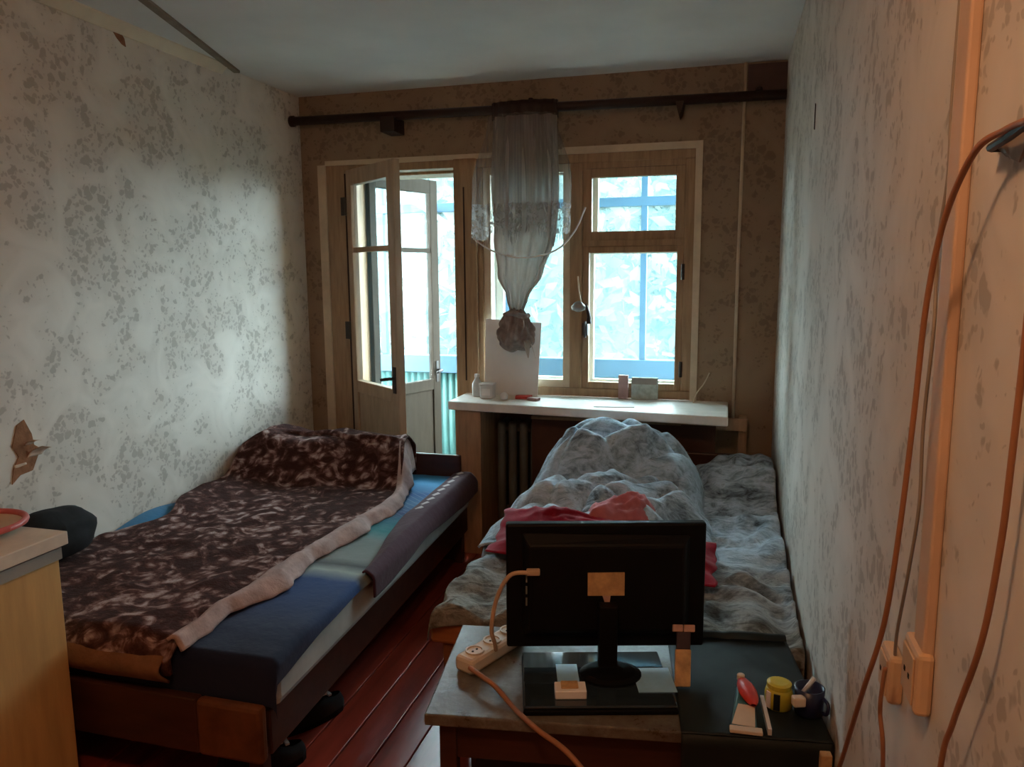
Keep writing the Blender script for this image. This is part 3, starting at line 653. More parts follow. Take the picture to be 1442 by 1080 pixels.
def rucks(u, v):     # ruck lying over the pillow
    x = -2.16+0.66*u; y = 3.385+0.03*math.sin(u*7)+0.035*(v-0.5)
    return (x, y, bl_z(x, y)+0.004+0.024*math.sin(v*math.pi)*math.sin(u*math.pi)**0.5)
MB().grid(50, 8, rucks).build('ruck', 'fleece', bl, smooth=True)

# shoes just under the left bed
def shoe(loc, ang, label):
    t = thing('shoe', loc, label, 'shoe', 'shoes under the left bed')
    c, n = math.cos(ang), math.sin(ang)
    def T(mb): mb.v = [(loc[0]+x*c-y*n, loc[1]+x*n+y*c, loc[2]+z) for x, y, z in mb.v]; return mb
    def outl(th): return (0.045*math.cos(th)*(1+0.12*math.sin(th)), 0.135*math.sin(th))
    poly = [outl(2*math.pi*k/18) for k in range(18)]
    T(MB().prism(poly, 0.0, 0.022, 2)).build('sole', 'black', t, bevel=0.004)
    def up_fn(u, v):
        th = 2*math.pi*u; x, y = outl(th); top = 0.085-0.045*sm(-0.02, 0.11, y); k = 1-0.12*v-0.35*v**4
        return (x*k, y*(1-0.1*v*v), 0.022+top*v)
    T(MB().grid(24, 6, up_fn)).build('upper', 'black_cloth', t, smooth=True)
    T(MB().box(-0.018, 0.018, 0.02, 0.06, 0.082, 0.088).box(-0.016, 0.016, 0.068, 0.08, 0.07, 0.077)).build('laces', 'white_card', t)
shoe((-1.30, 2.10, 0), -0.5, 'dark shoe with pale laces poking out under the left bed')
shoe((-1.30, 1.83, 0), -0.7, 'dark shoe nearest the camera under the foot of the left bed')

# ------------------------------------------------------------------ cabinet at the left, bag and pink-rimmed dish
cab = thing('kitchen_cabinet', (-2.03, 1.1, 0), 'yellow oak cabinet with beige top at the left edge', 'cabinet')
MB().box(-2.345, -1.745, 0.55, 1.60, 0.05, 0.72).build('body', 'cab_wood', cab, bevel=0.003)
MB().box(-2.345, -1.76, 0.57, 1.58, 0.0, 0.05).build('plinth', 'cab_grey', cab)
MB().box(-2.345, -1.738, 0.55, 1.605, 0.72, 0.752).build('edge_strip', 'cab_grey', cab)
MB().box(-2.345, -1.722, 0.54, 1.615, 0.76, 0.797).build('worktop', 'cab_top', cab, bevel=0.003)
MB().box(-2.345, -1.75, 0.56, 1.59, 0.752, 0.76).build('shadow_groove', 'black', cab)  # groove filled black to paint the shade under the worktop
MB().box(-1.745, -1.741, 1.09, 1.095, 0.06, 0.71).build('door_gap', 'cab_grey', cab)
def bag_fn(u, v):
    th = u*math.pi; ph = v*2*math.pi
    d = Vector((math.sin(th)*math.cos(ph), math.sin(th)*math.sin(ph), math.cos(th)))
    k = 1+0.12*N(d.x*2, d.y*2, d.z*2+4)
    return (max(-2.345, -2.25+0.09*k*d.x), 2.03+0.19*k*d.y, max(0.525, 0.575+0.11*k*d.z))
tag(MB().grid(24, 32, bag_fn).build('black_bag', 'black_cloth', smooth=True), 'black cloth bag slumped on the bed behind the cabinet', 'bag')
dish = thing('pink_rimmed_dish', (-1.945, 1.53, 0.797), 'shallow pale dish with pink rim on the cabinet top', 'dish')
MB().lathe([(0.07, 0), (0.09, 0.004), (0.122, 0.022), (0.118, 0.022), (0.085, 0.008), (0.0, 0.007)], (-1.945, 1.525, 0.798), 32).build('bowl', 'cab_top', dish, smooth=True)
MB().tube([(-1.945+0.122*math.cos(k*math.pi/20), 1.525+0.122*math.sin(k*math.pi/20), 0.824) for k in range(41)], 0.009, 8, False).build('rim', 'pink_rim', dish, smooth=True)

# ------------------------------------------------------------------ right bed
rb = thing('wide_bed', (-0.32, 3.0, 0), 'low wide bed along the right wall behind the monitor', 'bed')
MB().box(-0.80, 0.20, 2.12, 2.15, 0.14, 0.36).build('footboard', 'red_wood', rb, bevel=0.006)
MB().box(-0.855, -0.70, 2.095, 2.145, 0.345, 0.425).build('warm_corner', 'warm_lit_wood', rb, bevel=0.01)  # bed corner coloured as lit warm
MB().box(-0.80, 0.20, 3.80, 3.83, 0.14, 0.60).build('headboard', 'dark_wood', rb, bevel=0.006)
MB().box(-0.80, -0.77, 2.15, 3.80, 0.2, 0.34).build('side_rail', 'red_wood', rb, bevel=0.004)
MB().box(0.17, 0.20, 2.15, 3.80, 0.2, 0.34).build('side_rail', 'red_wood', rb, bevel=0.004)
MB().box(-0.77, 0.17, 2.15, 3.80, 0.28, 0.41).build('mattress', 'mattress', rb, bevel=0.02)
for x, y in ((-0.79, 2.14), (0.18, 2.14), (-0.79, 3.81), (0.18, 3.81)):
    MB().box(x-0.03, x+0.03, y-0.03, y+0.03, 0, 0.42 if y < 3 else 0.3).build('leg', 'red_wood', rb, bevel=0.006)

def crump(x, y, s, k): return k*(max(0, ridge(x*s, y*s, 3)-0.45)**1.3)+k*0.5*N(x*s*2.3, y*s*2.3, 6)
def creas(x, y):
    p1 = (y*1.1+x*0.5)*17+4*N(x*2.2, y*2.0, 31); p2 = (x*1.3-y*0.5)*19+4*N(x*2.6, y*2.1, 37)
    w1 = max(0, N(x*3.1, y*2.7, 41)+0.25); w2 = max(0, N(x*2.9, y*3.3, 47)+0.25)
    return w1*(0.035*abs(math.sin(p1))**2-0.02)+w2*(0.028*abs(math.sin(p2))**2-0.015)
sp = thing('camouflage_bedspread', (-0.32, 3.0, 0.45), 'crumpled grey-blue and olive camouflage bedspread on the right bed', 'bedspread')
def spread_fn(u, v):
    x0, x1, y0, y1 = -0.83, 0.243, 2.09, 3.79
    hl, hf = 0.05+0.03*N(v*6, 2), 0.065
    dx = -hl+(x1-x0+hl+0.05)*u; dy = -hf+(y1-y0+hf)*v
    x = x0+max(0, dx)+0.02*N(v*9, 1)*(dx < 0.03); y = y0+max(0, dy)-0.012*(dy < 0)
    x = min(x, x1)
    z = 0.462+crump(x, y, 3.4, 0.055)+0.03*sm(-0.15, 0.2, x)*sm(2.5, 3.2, y)+(0.115+0.03*N(x*7, y*6, 3))*sm(3.32, 3.60, y+0.25*x)*sm(-0.25, 0.0, x)+creas(x, y)
    if dx < 0: z += dx*0.9; x += 0.012*math.sin(y*30)-0.01+dx*0.2
    if dx > x1-x0: z -= (dx-(x1-x0))*2.0
    if dy < 0: z += dy*0.9; y += 0.010*math.sin(x*32)
    return (x, y, z)
MB().grid(130, 190, spread_fn).build('cloth', 'camo', sp, smooth=True, solid=0.006)

dv = thing('camouflage_duvet', (-0.45, 3.1, 0.48), 'bunched grey-blue camouflage duvet heaped at the head of the right bed', 'duvet')
def duvet_fn(u, v):
    a = u*2-1; y = 2.60+(3.70-2.60)*v
    cxx = -0.435; hw = 0.43-0.06*sm(0.3, 0.7, v)+0.03*N(v*5, 3)
    x = cxx+hw*a+0.02*N(u*6, v*6)
    pr = max(0, 1-abs(a)**4.0)**0.75
    vc = 0.50+0.05*math.sin(a*2.6+0.4)+0.05*N(a*2.5, 9)
    along = 0.06+0.10*sm(0.08, 0.42, v)+0.15*sm(vc-0.02, vc+0.16, v)*(1-0.7*sm(0.82, 1.0, v))-0.05*math.exp(-((v-vc)/0.028)**2)-0.025*math.exp(-((v-vc-0.17-0.03*a)/0.02)**2)*sm(0.7, -0.2, a)
    tilt = 1-0.25*sm(0.1, 0.95, a)
    h = along*pr*tilt
    cr = crump(x*1.0+3, y*0.9, 3.0, 0.10)*(0.35+0.65*pr)*sm(1.0, 0.85, v)
    diag = 0.035*math.sin((x*0.9+y*1.5)*19+4*N(x*3, y*3))*pr*sm(0.95, 0.5, v)
    p1 = y*13+x*2.5+3.2*N(x*2.0, y*1.6, 1); p2 = (x*1.2-y*0.9)*15+3*N(x*2.5, y*2.2, 4)
    w1 = 0.5+0.5*N(x*3, y*3, 12); w2 = 0.5+0.5*N(x*3.3, y*2.4, 20)
    cre = -0.050*(1-abs(math.sin(p1)))**3*w1-0.042*(1-abs(math.sin(p2)))**3*w2+0.022*abs(math.sin(p1))+0.012*abs(math.sin(p2))
    return (x, y+0.02*N(x*6, y*6, 2), 0.470+h+cr*0.6+diag*0.35+cre*pr*sm(0.0, 0.12, v)*sm(1.0, 0.9, v))
MB().grid(150, 180, duvet_fn).build('shell', 'camo_duvet', dv, smooth=True, solid=0.01)

rc = thing('crimson_cloth', (-0.45, 2.55, 0.52), 'crimson garment crumpled across the right bed behind the monitor', 'cloth')
def red_fn(u, v):
    x = -0.80+0.80*u; y = 2.50+0.32*v-0.04*math.sin(u*5)-0.16*sm(0.35, 0.85, u)
    e = min(1, 6*min(u, 1-u))*min(1, 5*min(v, 1-v))
    base = max(spread_top(x, y), 0.495+0.06*sm(2.60, 2.80, y))
    return (x+0.02*N(u*5, v*5), y, base+0.010+e*(0.045+0.04*ridge(u*3.2, v*2.2, 5)))
def spread_top(x, y): return 0.475+max(0, crump(x, y, 3.4, 0.055))
MB().grid(80, 40, red_fn).build('garment', 'crimson', rc, smooth=True, solid=0.005)
def pink_fn(u, v):
    x = -0.50+0.27*u; y = 2.66+0.22*v+0.08*u
    e = min(1, 6*min(u, 1-u))*min(1, 5*min(v, 1-v))
    return (x, y, 0.528+0.03*u+e*(0.045+0.04*ridge(u*2.5, v*2, 11))+0.03*v)
MB().grid(50, 30, pink_fn).build('faded_fold', 'pink_fold', rc, smooth=True, solid=0.005)

# ------------------------------------------------------------------ table with monitor and small things
TA = math.radians(8); tc, ts = math.cos(TA), math.sin(TA)
TZ = 0.50
def tp(a, b): return (-0.628+a*tc-b*ts, 1.49+a*ts+b*tc)       # table axes: a along the front edge, b to the back
def trot(mb, o=(0, 0)):
    mb.v = [(*tp(x+o[0], y+o[1]), z) for x, y, z in mb.v]; return mb
tb = thing('low_table', (*tp(0.42, 0.22), 0), 'low worn wooden table with grey scuffed top in front of the right bed', 'table')
trot(MB().box(0, 0.885, 0, 0.45, TZ-0.028, TZ)).build('table_top', 'table', tb, bevel=0.004)
trot(MB().box(0.04, 0.82, 0.03, 0.05, TZ-0.12, TZ-0.028)).build('apron', 'dark_wood', tb)
trot(MB().box(0.04, 0.82, 0.40, 0.42, TZ-0.12, TZ-0.028)).build('apron', 'dark_wood', tb)
for a in (0.05, 0.81):
    for b in (0.04, 0.41): trot(MB().box(a-0.02, a+0.02, b-0.02, b+0.02, 0, TZ-0.028)).build('leg', 'dark_wood', tb, bevel=0.003)
trot(MB().box(0.06, 0.80, 0.06, 0.39, 0.16, 0.18)).build('shelf', 'dark_wood', tb)

MA = math.radians(15.5)
def rotz(mb, o, ang):
    c, n = math.cos(ang), math.sin(ang)
    mb.v = [(o[0]+x*c-y*n, o[1]+x*n+y*c, o[2]+z) for x, y, z in mb.v]; return mb
lp = thing('closed_laptop', (-0.26, 1.72, TZ), 'glossy black flat laptop lying under the monitor mirroring the window', 'laptop')
LO = (-0.272, 1.709, TZ)
rotz(MB().box(-0.176, 0.176, -0.128, 0.128, 0.0, 0.014), LO, MA).build('base', 'black', lp, bevel=0.004)
rotz(MB().box(-0.174, 0.174, -0.126, 0.126, 0.015, 0.022), LO, MA).build('lid', 'gloss_black', lp, bevel=0.003)

mo = thing('computer_monitor', (-0.245, 1.77, TZ+0.022), 'black computer monitor seen from behind on the low table', 'monitor')
MO = (-0.262, 1.80, 0)
def tiltbox(x0, x1, y0, y1, z0, z1): return MB().box(x0, x1, y0, y1, z0, z1)
rotz(tiltbox(-0.248, 0.248, 0.0, 0.030, 0.556, 0.878), MO, MA).build('housing', 'black', mo, bevel=0.006)
rotz(MB().hexa([(-0.19, -0.028, 0.61), (0.19, -0.028, 0.61), (-0.21, 0.0, 0.583), (0.21, 0.0, 0.583), (-0.19, -0.028, 0.83), (0.19, -0.028, 0.83), (-0.21, 0.0, 0.86), (0.21, 0.0, 0.85)]), MO, MA).build('rear_cover', 'black', mo, bevel=0.006)
rotz(MB().box(-0.24, 0.24, 0.03, 0.0315, 0.570, 0.868), MO, MA).build('screen', 'gloss_black', mo)
rotz(MB().box(-0.023, 0.023, -0.062, -0.03, 0.53, 0.69), MO, MA).build('neck', 'black', mo, bevel=0.004)
rotz(MB().lathe([(0.075, 0), (0.075, 0.006), (0.06, 0.011), (0.03, 0.014)], (0.004, -0.075, 0.522), 28, (1.0, 0.8)), MO, MA).build('stand_foot', 'black', mo, smooth=False)
rotz(MB().box(-0.048, 0.042, -0.033, -0.0285, 0.706, 0.764), MO, MA).build('sticker', 'tan_label', mo)
rotz(MB().prism([(-0.012, 0.706), (0.008, 0.706), (0.006, 0.689), (0.01, 0.684), (-0.004, 0.680), (-0.008, 0.694)], -0.0335, -0.0285, 1), MO, MA).build('torn_tape', 'pink_label', mo)
for k in range(3): rotz(MB().box(-0.20, -0.196, -0.0295, -0.0275, 0.68+k*0.03, 0.70+k*0.03), MO, MA).build('vent_slot', 'iron', mo)
rotz(MB().box(-0.198, -0.165, -0.045, -0.026, 0.762, 0.776), MO, MA).build('plug', 'cable_white', mo, bevel=0.003)

# power strip and its cables
ps = thing('power_strip', (-0.565, 1.80, TZ), 'cream power strip lying on the left of the low table', 'power strip')
PO = (-0.555, 1.785, TZ); PA = math.radians(68)
rotz(MB().box(-0.115, 0.115, -0.03, 0.03, 0.001, 0.042), PO, PA).build('body', 'white_plastic', ps, bevel=0.010)
for k in (-0.07, 0.0, 0.07):
    s_ = rotz(MB().lathe([(0.024, 0.0), (0.024, 0.005), (0.019, 0.005), (0.018, 0.002), (0.0, 0.002)], (k, 0, 0.042), 18), PO, PA).build('outlet', 'white_plastic', ps)
    rotz(MB().lathe([(0.003, 0), (0.003, 0.0015)], (k-0.008, 0, 0.0445), 8).lathe([(0.003, 0), (0.003, 0.0015)], (k+0.008, 0, 0.0445), 8), PO, PA).build('pin_holes', 'black', s_)
mp = Vector((MO[0]-0.19*math.cos(MA)+0.04*math.sin(MA), MO[1]-0.19*math.sin(MA)-0.04*math.cos(MA), 0.769))
tag(MB().tube(spline([mp, mp+Vector((-0.045, -0.015, -0.005)), (-0.515, 1.70, 0.70), (-0.53, 1.70, 0.62), (-0.528, 1.72, 0.57), (-0.53, 1.735, 0.545)], 8), 0.0055, 8).build('monitor_cable', 'cable_white', smooth=True),
    'cream cable looping from the monitor back down to the power strip', 'cable')
tag(MB().tube(spline([(-0.575, 1.66, 0.53), (-0.535, 1.63, 0.53), (-0.49, 1.60, 0.525), (-0.43, 1.55, 0.508), (-0.36, 1.48, 0.512), (-0.27, 1.42, 0.50), (-0.17, 1.36, 0.42), (-0.05, 1.28, 0.25), (0.02, 1.24, 0.05), (0.03, 1.22, 0.008)], 8), 0.006, 8).build('power_cable', 'cable_brown', smooth=True),
    'pinkish brown cable running over the front edge of the low table', 'cable')
sb = thing('small_box', (-0.31, 1.63, TZ+0.022), 'small white box with brown top on the glossy laptop', 'box')
rotz(MB().box(-0.036, 0.036, -0.022, 0.022, 0.0, 0.020), (-0.315, 1.618, TZ+0.0225), MA).build('body', 'white_card', sb, bevel=0.002)
rotz(MB().box(-0.022, 0.018, -0.012, 0.016, 0.020, 0.026), (-0.315, 1.618, TZ+0.0225), MA).build('lid', 'tan_label', sb, bevel=0.002)

tag(rotz(MB().box(-0.045, 0.045, -0.06, 0.05, 0.0, 0.0015), (-0.135, 1.735, TZ+0.0225), MA).build('blue_reflection', 'reflection_blue'), 'pale blue sheet added as window reflection on the laptop right of the monitor stand', 'paper')  # thin sheet in place of the window's reflection in the lid
tag(rotz(MB().box(-0.026, 0.026, -0.05, 0.05, 0.0, 0.0015), (-0.338, 1.70, TZ+0.0225), MA).build('pale_reflection', 'reflection_blue'), 'pale sheet added as window reflection on the laptop left of the stand behind the small box', 'paper')  # second sheet painting a window reflection
# dark oilcloth on the right half of the table
oc = thing('dark_oilcloth', (*tp(0.71, 0.22), TZ), 'dark green oilcloth covering the right end of the low table', 'tablecloth')
def oil_fn(u, v):
    a = 0.572+0.315*u; b = -0.012+0.47*v
    z = TZ+0.004+0.004*abs(N(a*9, b*7))+0.010*max(0, ridge(a*6, b*3, 8)-0.75)
    x, y = tp(a, b); return (x, y, z)
MB().grid(40, 50, oil_fn).build('top_sheet', 'dark_cloth', oc, smooth=True, solid=0.002)
def oil_front(u, v):
    a = 0.572+0.315*u; x, y = tp(a, -0.013-0.008*math.sin(u*14)*v); return (x, y, TZ+0.005-0.34*v)
MB().grid(40, 12, oil_front).build('front_drop', 'dark_cloth', oc, smooth=True, solid=0.002)
MB().grid(30, 3, lambda u, v: (*tp(0.575+0.31*u, 0.425+0.035*v), TZ+0.012+0.012*math.sin(v*3.1)+0.004*N(u*9, v))).build('rolled_hem', 'turq_dark' if False else 'dark_cloth', oc, smooth=True)

# things on the oilcloth
pk = thing('toothpaste_pack', (0.073, 1.69, TZ+0.01), 'red white and teal tube in a wrapper on the oilcloth', 'tube')
rotz(MB().hexa([(-0.028, -0.085, 0), (0.03, -0.085, 0), (-0.022, 0.085, 0), (0.022, 0.085, 0), (-0.026, -0.085, 0.006), (0.028, -0.085, 0.006), (-0.014, 0.085, 0.024), (0.014, 0.085, 0.024)]), (0.073, 1.675, TZ+0.012), -0.05).build('wrapper', 'teal_plastic', pk, bevel=0.003)
def rt_fn(u, v):
    th = u*2*math.pi; pr_ = max(0.0, math.sin(math.pi*(0.04+0.92*v)))**0.6
    return (0.080-0.022*(v-0.5)+0.021*pr_*math.cos(th), 1.655+0.115*v, TZ+0.036+0.011*pr_*math.sin(th))
MB().grid(18, 16, rt_fn).build('red_tube', 'red_plastic', pk, smooth=True)
rotz(MB().hexa([(-0.024, -0.078, 0.0072), (0.024, -0.078, 0.0072), (-0.014, -0.01, 0.0155), (0.022, -0.01, 0.0155), (-0.024, -0.078, 0.0085), (0.024, -0.078, 0.0085), (-0.014, -0.01, 0.0175), (0.022, -0.01, 0.0175)]), (0.073, 1.675, TZ+0.012), -0.05).build('white_print', 'white_plastic', pk)
rotz(MB().lathe([(0.009, 0), (0.009, 0.012), (0.006, 0.014)], (0, 0, 0), 12), (0.066, 1.765, TZ+0.034), 0).build('cap', 'white_plastic', pk)
rotz(MB().box(-0.034, 0.034, -0.012, 0.008, 0.0, 0.008), (0.074, 1.588, TZ+0.012), 0.05).build('crimp', 'white_plastic', pk, bevel=0.002)
rotz(MB().box(-0.004, 0.004, -0.075, 0.06, 0.0, 0.014), (0.117, 1.665, TZ+0.010), 0.08).build('foil_edge', 'clear_plastic', pk)
yj = thing('yellow_jar', (0.15, 1.70, TZ+0.008), 'small yellow jar between the red tube and the navy mug', 'jar')
YC = (0.148, 1.715, TZ+0.008)
MB().lathe([(0.026, 0), (0.030, 0.004), (0.031, 0.035), (0.028, 0.045), (0.024, 0.048)], YC, 20).build('body', 'yellow_glass', yj, smooth=True)
MB().lathe([(0.027, 0.048), (0.027, 0.058), (0.02, 0.061)], YC, 20).build('lid', 'yellow_glass', yj)
rotz(MB().box(-0.007, 0.007, -0.0325, -0.03, 0.006, 0.044), YC, -0.2).build('dark_stripe', 'dark_cloth', yj)
rotz(MB().box(-0.006, 0.006, -0.0325, -0.03, 0.006, 0.044), YC, -0.85).build('white_stripe', 'white_card', yj)
nm = thing('navy_mug', (0.205, 1.72, TZ+0.008), 'navy mug with a white sponge beside the right wall', 'mug')
MB().lathe([(0.026, 0), (0.031, 0.004), (0.032, 0.062), (0.029, 0.062), (0.027, 0.01), (0.0, 0.008)], (0.212, 1.705, TZ+0.008), 22).build('body', 'navy', nm, smooth=True)
MB().tube(spline([(0.238, 1.69, 0.555), (0.247, 1.672, 0.55), (0.245, 1.67, 0.53), (0.238, 1.685, 0.522)], 5), 0.004, 8).build('handle', 'navy', nm, smooth=True)
tag(rotz(MB().box(-0.014, 0.014, -0.01, 0.01, 0, 0.022), (0.186, 1.672, TZ+0.04), 0.3).build('cream_stopper', 'white_plastic', bevel=0.004), 'little cream stopper by the navy mug', 'stopper')
tag(MB().tube([(0.196, 1.70, TZ+0.055), (0.222, 1.715, TZ+0.088)], 0.005, 8).build('mug_spoon', 'clear_plastic', smooth=True), 'pale spoon handle sticking out of the navy mug', 'spoon')

br = thing('flat_brush', (-0.07, 1.80, TZ), 'tan handled flat brush propped against the right corner of the monitor', 'brush')
def bq(x0, x1, s0, s1, th):      # piece of the leaning brush: s runs up the handle
    A = Vector((-0.068, 1.735, TZ+0.012)); B = Vector((-0.072, 1.815, TZ+0.165)); d = (B-A).normalized(); w = Vector((0.97, 0.2, 0)); nn = d.cross(w).normalized()
    vs = []
    for sv in (s0, s1):
        for t_ in (-th, th):
            for xx in (x0, x1): vs.append(A+d*sv+w*xx+nn*t_)
    return MB().hexa(vs)
bq(-0.018, 0.020, 0.0, 0.085, 0.005).build('handle', 'tan_label', br, bevel=0.003)
bq(-0.016, 0.018, 0.085, 0.125, 0.006).build('band', 'purple_dark', br, bevel=0.002)
bq(-0.026, -0.001, 0.125, 0.142, 0.006).build('end_cap', 'pink_label', br, bevel=0.002)
bq(0.001, 0.028, 0.125, 0.142, 0.006).build('end_cap', 'pink_label', br, bevel=0.002)
tag(MB().hexa([(0.216, 1.512, 0.0), (0.238, 1.515, 0.0), (0.214, 1.532, 0.0), (0.236, 1.535, 0.0), (0.216, 1.512, 0.53), (0.238, 1.515, 0.53), (0.214, 1.532, 0.53), (0.236, 1.535, 0.53)]).build('wooden_peg', 'tan_label', bevel=0.003), 'tan wooden stick upright at the near right corner of the table', 'stick')

# ------------------------------------------------------------------ right wall: duct, sockets, cables
duct = thing('cable_duct', (0.245, 0.985, 1.03), 'peach painted vertical cable duct on the right wall', 'cable duct')
MB().box(0.243, XR, 0.957, 1.002, 1.03, ZC).build('channel', 'duct', duct, bevel=0.003)
MB().box(0.247, XR, 1.002, 1.018, 1.03, ZC).build('side_strip', 'frame_pale', duct)
def socket(y, z, label, w=0.035, h=0.04):
    t = thing('wall_socket', (XR, y, z-h), label, 'socket', 'sockets on the right wall')
    MB().box(0.236, XR, y-w, y+w, z-h, z+h).build('box', 'socket', t, bevel=0.006)
    MB().box(0.2335, 0.236, y-w*0.75, y+w*0.75, z-h*0.75, z+h*0.75).build('face_plate', 'socket', t, bevel=0.001)
    for dy in (-0.01, 0.01): MB().box(0.2328, 0.2335, y+dy-0.003, y+dy+0.003, z-0.003, z+0.003).build('pin_hole', 'black', t)
socket(0.985, 0.995, 'near cream socket box at the foot of the cable duct')
socket(1.118, 0.925, 'far cream socket box half behind the brown cable', 0.03, 0.035)
def cable(name, pts, r, mat, label): return tag(MB().tube(spline(pts, 8), r, 8).build(name, mat, smooth=True), label, 'cable')
X = 0.2
cable('thick_brown_cable', [(0.235, 0.72, 1.61), (0.235, 0.79, 1.612), (0.225, 0.84, 1.60), (0.218, 0.90, 1.54), (0.215, 0.935, 1.45), (0.215, 0.955, 1.33), (0.21, 0.965, 1.18), (0.205, 0.99, 1.05), (0.195, 1.04, 0.93), (0.20, 1.20, 0.72), (0.205, 1.33, 0.56), (0.20, 1.40, 0.45), (0.20, 1.43, 0.2), (0.19, 1.44, 0.006)], 0.0034, 'cable_brown', 'thick brown cable sagging from the wall hook past the sockets')
cable('hanging_brown_cable', [(0.235, 0.70, 1.60), (0.24, 0.715, 1.45), (0.24, 0.722, 1.33), (0.24, 0.73, 1.25), (0.238, 0.75, 1.15), (0.235, 0.80, 1.04), (0.235, 0.83, 0.96), (0.235, 0.85, 0.7), (0.23, 0.86, 0.2), (0.23, 0.86, 0.006)], 0.003, 'cable_brown', 'brown cable hanging at the right edge nearest the camera')
cable('thin_grey_cable', [(0.252, 1.03, ZC-0.002), (0.25, 1.03, 1.85), (0.25, 1.035, 1.70), (0.25, 1.028, 1.60), (0.25, 1.05, 1.53), (0.25, 1.048, 1.48), (0.245, 1.022, 1.42), (0.242, 1.025, 1.3), (0.242, 1.018, 1.2), (0.240, 1.04, 1.1), (0.242, 1.085, 1.0), (0.245, 1.10, 0.955)], 0.0022, 'cable_grey', 'thin grey cable wandering down beside the duct')
cable('thin_socket_cable', [(0.225, 1.06, 0.96), (0.222, 1.06, 0.90), (0.225, 1.045, 0.86), (0.23, 1.055, 0.80), (0.235, 1.06, 0.72), (0.235, 1.06, 0.4), (0.235, 1.06, 0.005)], 0.003, 'cable_brown', 'thin cable dropping straight down from between the sockets')
nl = thing('wall_hook', (0.25, 0.8, 1.60), 'small bent hook on the right wall carrying the thick cable', 'hook')
MB().tube([(XR, 0.86, 1.607), (0.245, 0.86, 1.607), (0.24, 0.80, 1.607), (0.238, 0.70, 1.615)], 0.0045, 8).build('pin', 'dark_metal', nl)
MB().prism([(0.875, 1.612), (0.775, 1.612), (0.80, 1.585), (0.835, 1.595)], 0.2505, 0.2525, 0).build('grey_scrap', 'cable_grey', nl)  # flat grey piece against the wall behind the hook
MB().prism([(2.62, 2.0), (2.628, 2.005), (2.63, 1.93), (2.622, 1.925)], XR-0.003, XR-0.0005, 0).build('scratch', 'rod', wall_right)

# ------------------------------------------------------------------ balcony and what lies outside
BY = 5.22
struct(MB().box(-3.0, 1.7, YB+0.3, BY+0.1, -0.14, -0.02).build('balcony_floor', 'concrete'))
par = thing('balcony_parapet', (-0.65, BY, -0.02), 'turquoise corrugated sheet parapet of the balcony', 'parapet')
def corr(axis, c, lo, hi, z0, z1):
    n = int((hi-lo)/0.012)
    def fn(u, v):
        t = lo+(hi-lo)*u; d = 0.012*math.sin(t*2*math.pi/0.05)
        return ((t, c+d, z0+(z1-z0)*v) if axis == 0 else (c+d, t, z0+(z1-z0)*v))
    return MB().grid(n, 2, fn)
corr(0, BY, -2.95, 1.65, -0.02, 0.78).build('front_sheet', 'turq', par, smooth=True, solid=0.003)
corr(1, -2.95, YB+0.3, BY, -0.02, 0.78).build('side_sheet', 'turq', par, smooth=True, solid=0.003)
corr(1, 1.65, YB+0.3, BY, -0.02, 0.78).build('side_sheet', 'turq', par, smooth=True, solid=0.003)
MB().box(-2.97, 1.67, BY-0.05, BY+0.04, 0.775, 0.90).build('cap_rail', 'blue_paint', par, bevel=0.004)
gz = thing('balcony_glazing', (-0.65, BY, 0.9), 'blue framed balcony glazing with hazy panes', 'glazing')
PX = [-2.93, -2.43, -1.48, -0.527, 0.43, 1.62]
for x in PX: MB().box(x-0.021, x+0.021, BY-0.025, BY+0.025, 0.90, 2.35).build('post', 'blue_paint', gz, bevel=0.003)
MB().box(-2.95, 1.64, BY-0.027, BY+0.027, 1.925, 1.985).build('rail', 'blue_paint', gz, bevel=0.003)
MB().box(-2.95, 1.64, BY-0.027, BY+0.027, 2.35, 2.40).build('rail', 'blue_paint', gz, bevel=0.003)
for a, b in zip(PX, PX[1:]):
    MB().box(a+0.021, b-0.021, BY-0.002, BY+0.002, 0.90, 1.925).build('pane', 'balcony_glass', gz)
    MB().box(a+0.021, b-0.021, BY-0.002, BY+0.002, 1.985, 2.35).build('pane', 'balcony_glass', gz)
for x in (-2.95, 1.65): MB().box(x-0.003, x+0.003, YB+0.32, BY-0.03, 0.85, 2.38).build('side_pane', 'balcony_glass', gz)
rf = thing('balcony_roof', (-0.65, 4.8, 2.4), 'pale sheet roof over the balcony, made translucent to let skylight in', 'roof')
MB().hexa([(-3.0, 4.3, 2.62), (1.7, 4.3, 2.62), (-3.0, 5.32, 2.41), (1.7, 5.32, 2.41), (-3.0, 4.3, 2.625), (1.7, 4.3, 2.625), (-3.0, 5.32, 2.415), (1.7, 5.32, 2.415)]).build('sheet', 'roof_sheet', rf)  # unseen sheet, chosen translucent so skylight reaches the room
for x in (-2.9, -2.05, -1.1, -0.1, 0.9): MB().hexa([(x-0.02, 4.3, 2.56), (x+0.02, 4.3, 2.56), (x-0.02, 5.25, 2.36), (x+0.02, 5.25, 2.36), (x-0.02, 4.3, 2.61), (x+0.02, 4.3, 2.61), (x-0.02, 5.25, 2.41), (x+0.02, 5.25, 2.41)]).build('rafter', 'blue_paint', rf)
MB().tube([(-2.55, 5.17, 2.28), (-1.85, 5.17, 1.80)], 0.018, 8).build('brace', 'concrete', rf)

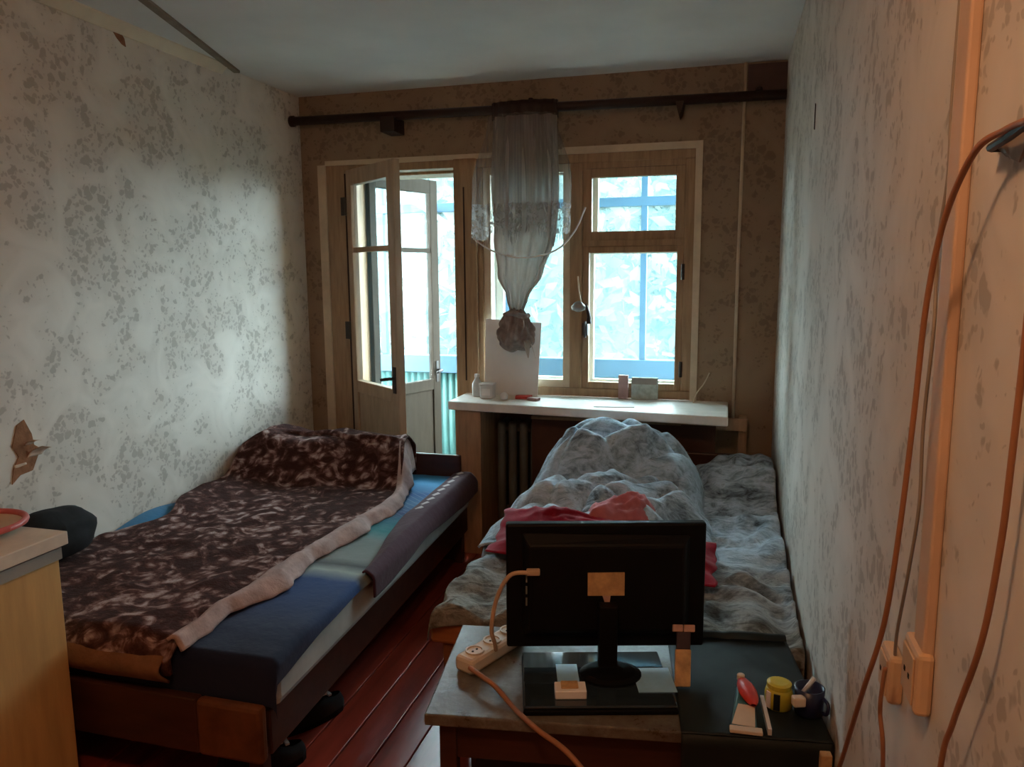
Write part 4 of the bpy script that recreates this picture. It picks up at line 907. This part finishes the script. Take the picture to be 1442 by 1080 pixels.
struct(MB().box(-80, 80, 5.6, 160, -3.3, -3.2).build('ground', 'ground'))
house = thing('low_house', (3.5, 27, -3.2), 'distant pale house with a faded red roof seen through the right window', 'house')
MB().box(-4.5, 3.5, 25, 32, -3.2, -0.9).build('wall', 'house_wall', house)
MB().prism([(24.4, -1.0), (28.5, 0.35), (32.6, -1.0), (32.6, -1.15), (24.4, -1.15)], -5.0, 4.0, 0).build('roof', 'roof_pink', house)
for x in (-3.5, -1.7, 0.1, 1.9):
    f_ = MB().box(x, x+0.9, 24.95, 25.02, -2.4, -1.4).build('window', 'white_paint', house)
    MB().box(x+0.08, x+0.82, 24.93, 24.96, -2.32, -1.48).build('pane', 'window_dark', f_)

def tree(loc, h, rx, rz_, n, mat, label, sz=0.09, zc=None):
    t = thing('leafy_tree', loc, label, 'tree', 'trees beyond the balcony')
    x, y, z = loc
    MB().tube([(x, y, z), (x+0.1, y, z+h*0.35), (x-0.1, y+0.1, z+h*0.7)], [0.16, 0.11, 0.05], 8).build('trunk', 'bark', t, smooth=True)
    for k in range(5):
        a = k*1.3; MB().tube([(x+0.05, y, z+h*(0.35+0.06*k)), (x+rx*0.6*math.cos(a), y+rx*0.6*math.sin(a), z+h*(0.55+0.08*k))], [0.05, 0.015], 6).build('branch', 'bark', t, smooth=True)
    cz = z+h*0.62 if zc is None else zc
    # clumped crown
    ncl = 46; cl = rng.normal(size=(ncl, 3)); cl /= np.linalg.norm(cl, axis=1)[:, None]; cl *= rng.random((ncl, 1))**0.4
    idx = rng.integers(0, ncl, n); p = cl[idx]*0.85+rng.normal(size=(n, 3))*0.15
    p = p*np.array([rx, rx, rz_])+np.array([x, y, cz])
    d1 = rng.normal(size=(n, 3)); d1 /= np.linalg.norm(d1, axis=1)[:, None]; d2 = rng.normal(size=(n, 3)); d2 -= d1*(d1*d2).sum(1)[:, None]; d2 /= np.linalg.norm(d2, axis=1)[:, None]
    s1 = (sz*(0.6+0.8*rng.random((n, 1)))); vs_ = np.stack([p-d1*s1, p+d2*s1*0.45, p+d1*s1, p-d2*s1*0.45], 1).reshape(-1, 3)
    mb = MB(); mb.v = [tuple(q) for q in vs_]; mb.f = [(4*i, 4*i+1, 4*i+2, 4*i+3) for i in range(n)]
    o = mb.build('foliage', mat, t); o['kind'] = 'stuff'
tree((-2.4, 9.0, -3.2), 6.5, 1.7, 2.5, 9000, 'leaves_a', 'pale leafy tree seen behind the knotted curtain', 0.12, 1.7)
tree((0.2, 13.8, -3.2), 7.5, 2.3, 3.0, 11000, 'leaves_b', 'leafy tree seen through the right window panes', 0.15, 2.2)
tree((-6.1, 13.8, -3.2), 7.0, 2.4, 3.2, 12000, 'leaves_b', 'leafy tree seen through the balcony door glass', 0.15, 1.7)
tree((-4.4, 20.0, -3.2), 9.0, 3.2, 4.2, 14000, 'leaves_a', 'farther leafy tree filling the gap behind the balcony door', 0.2, 2.0)
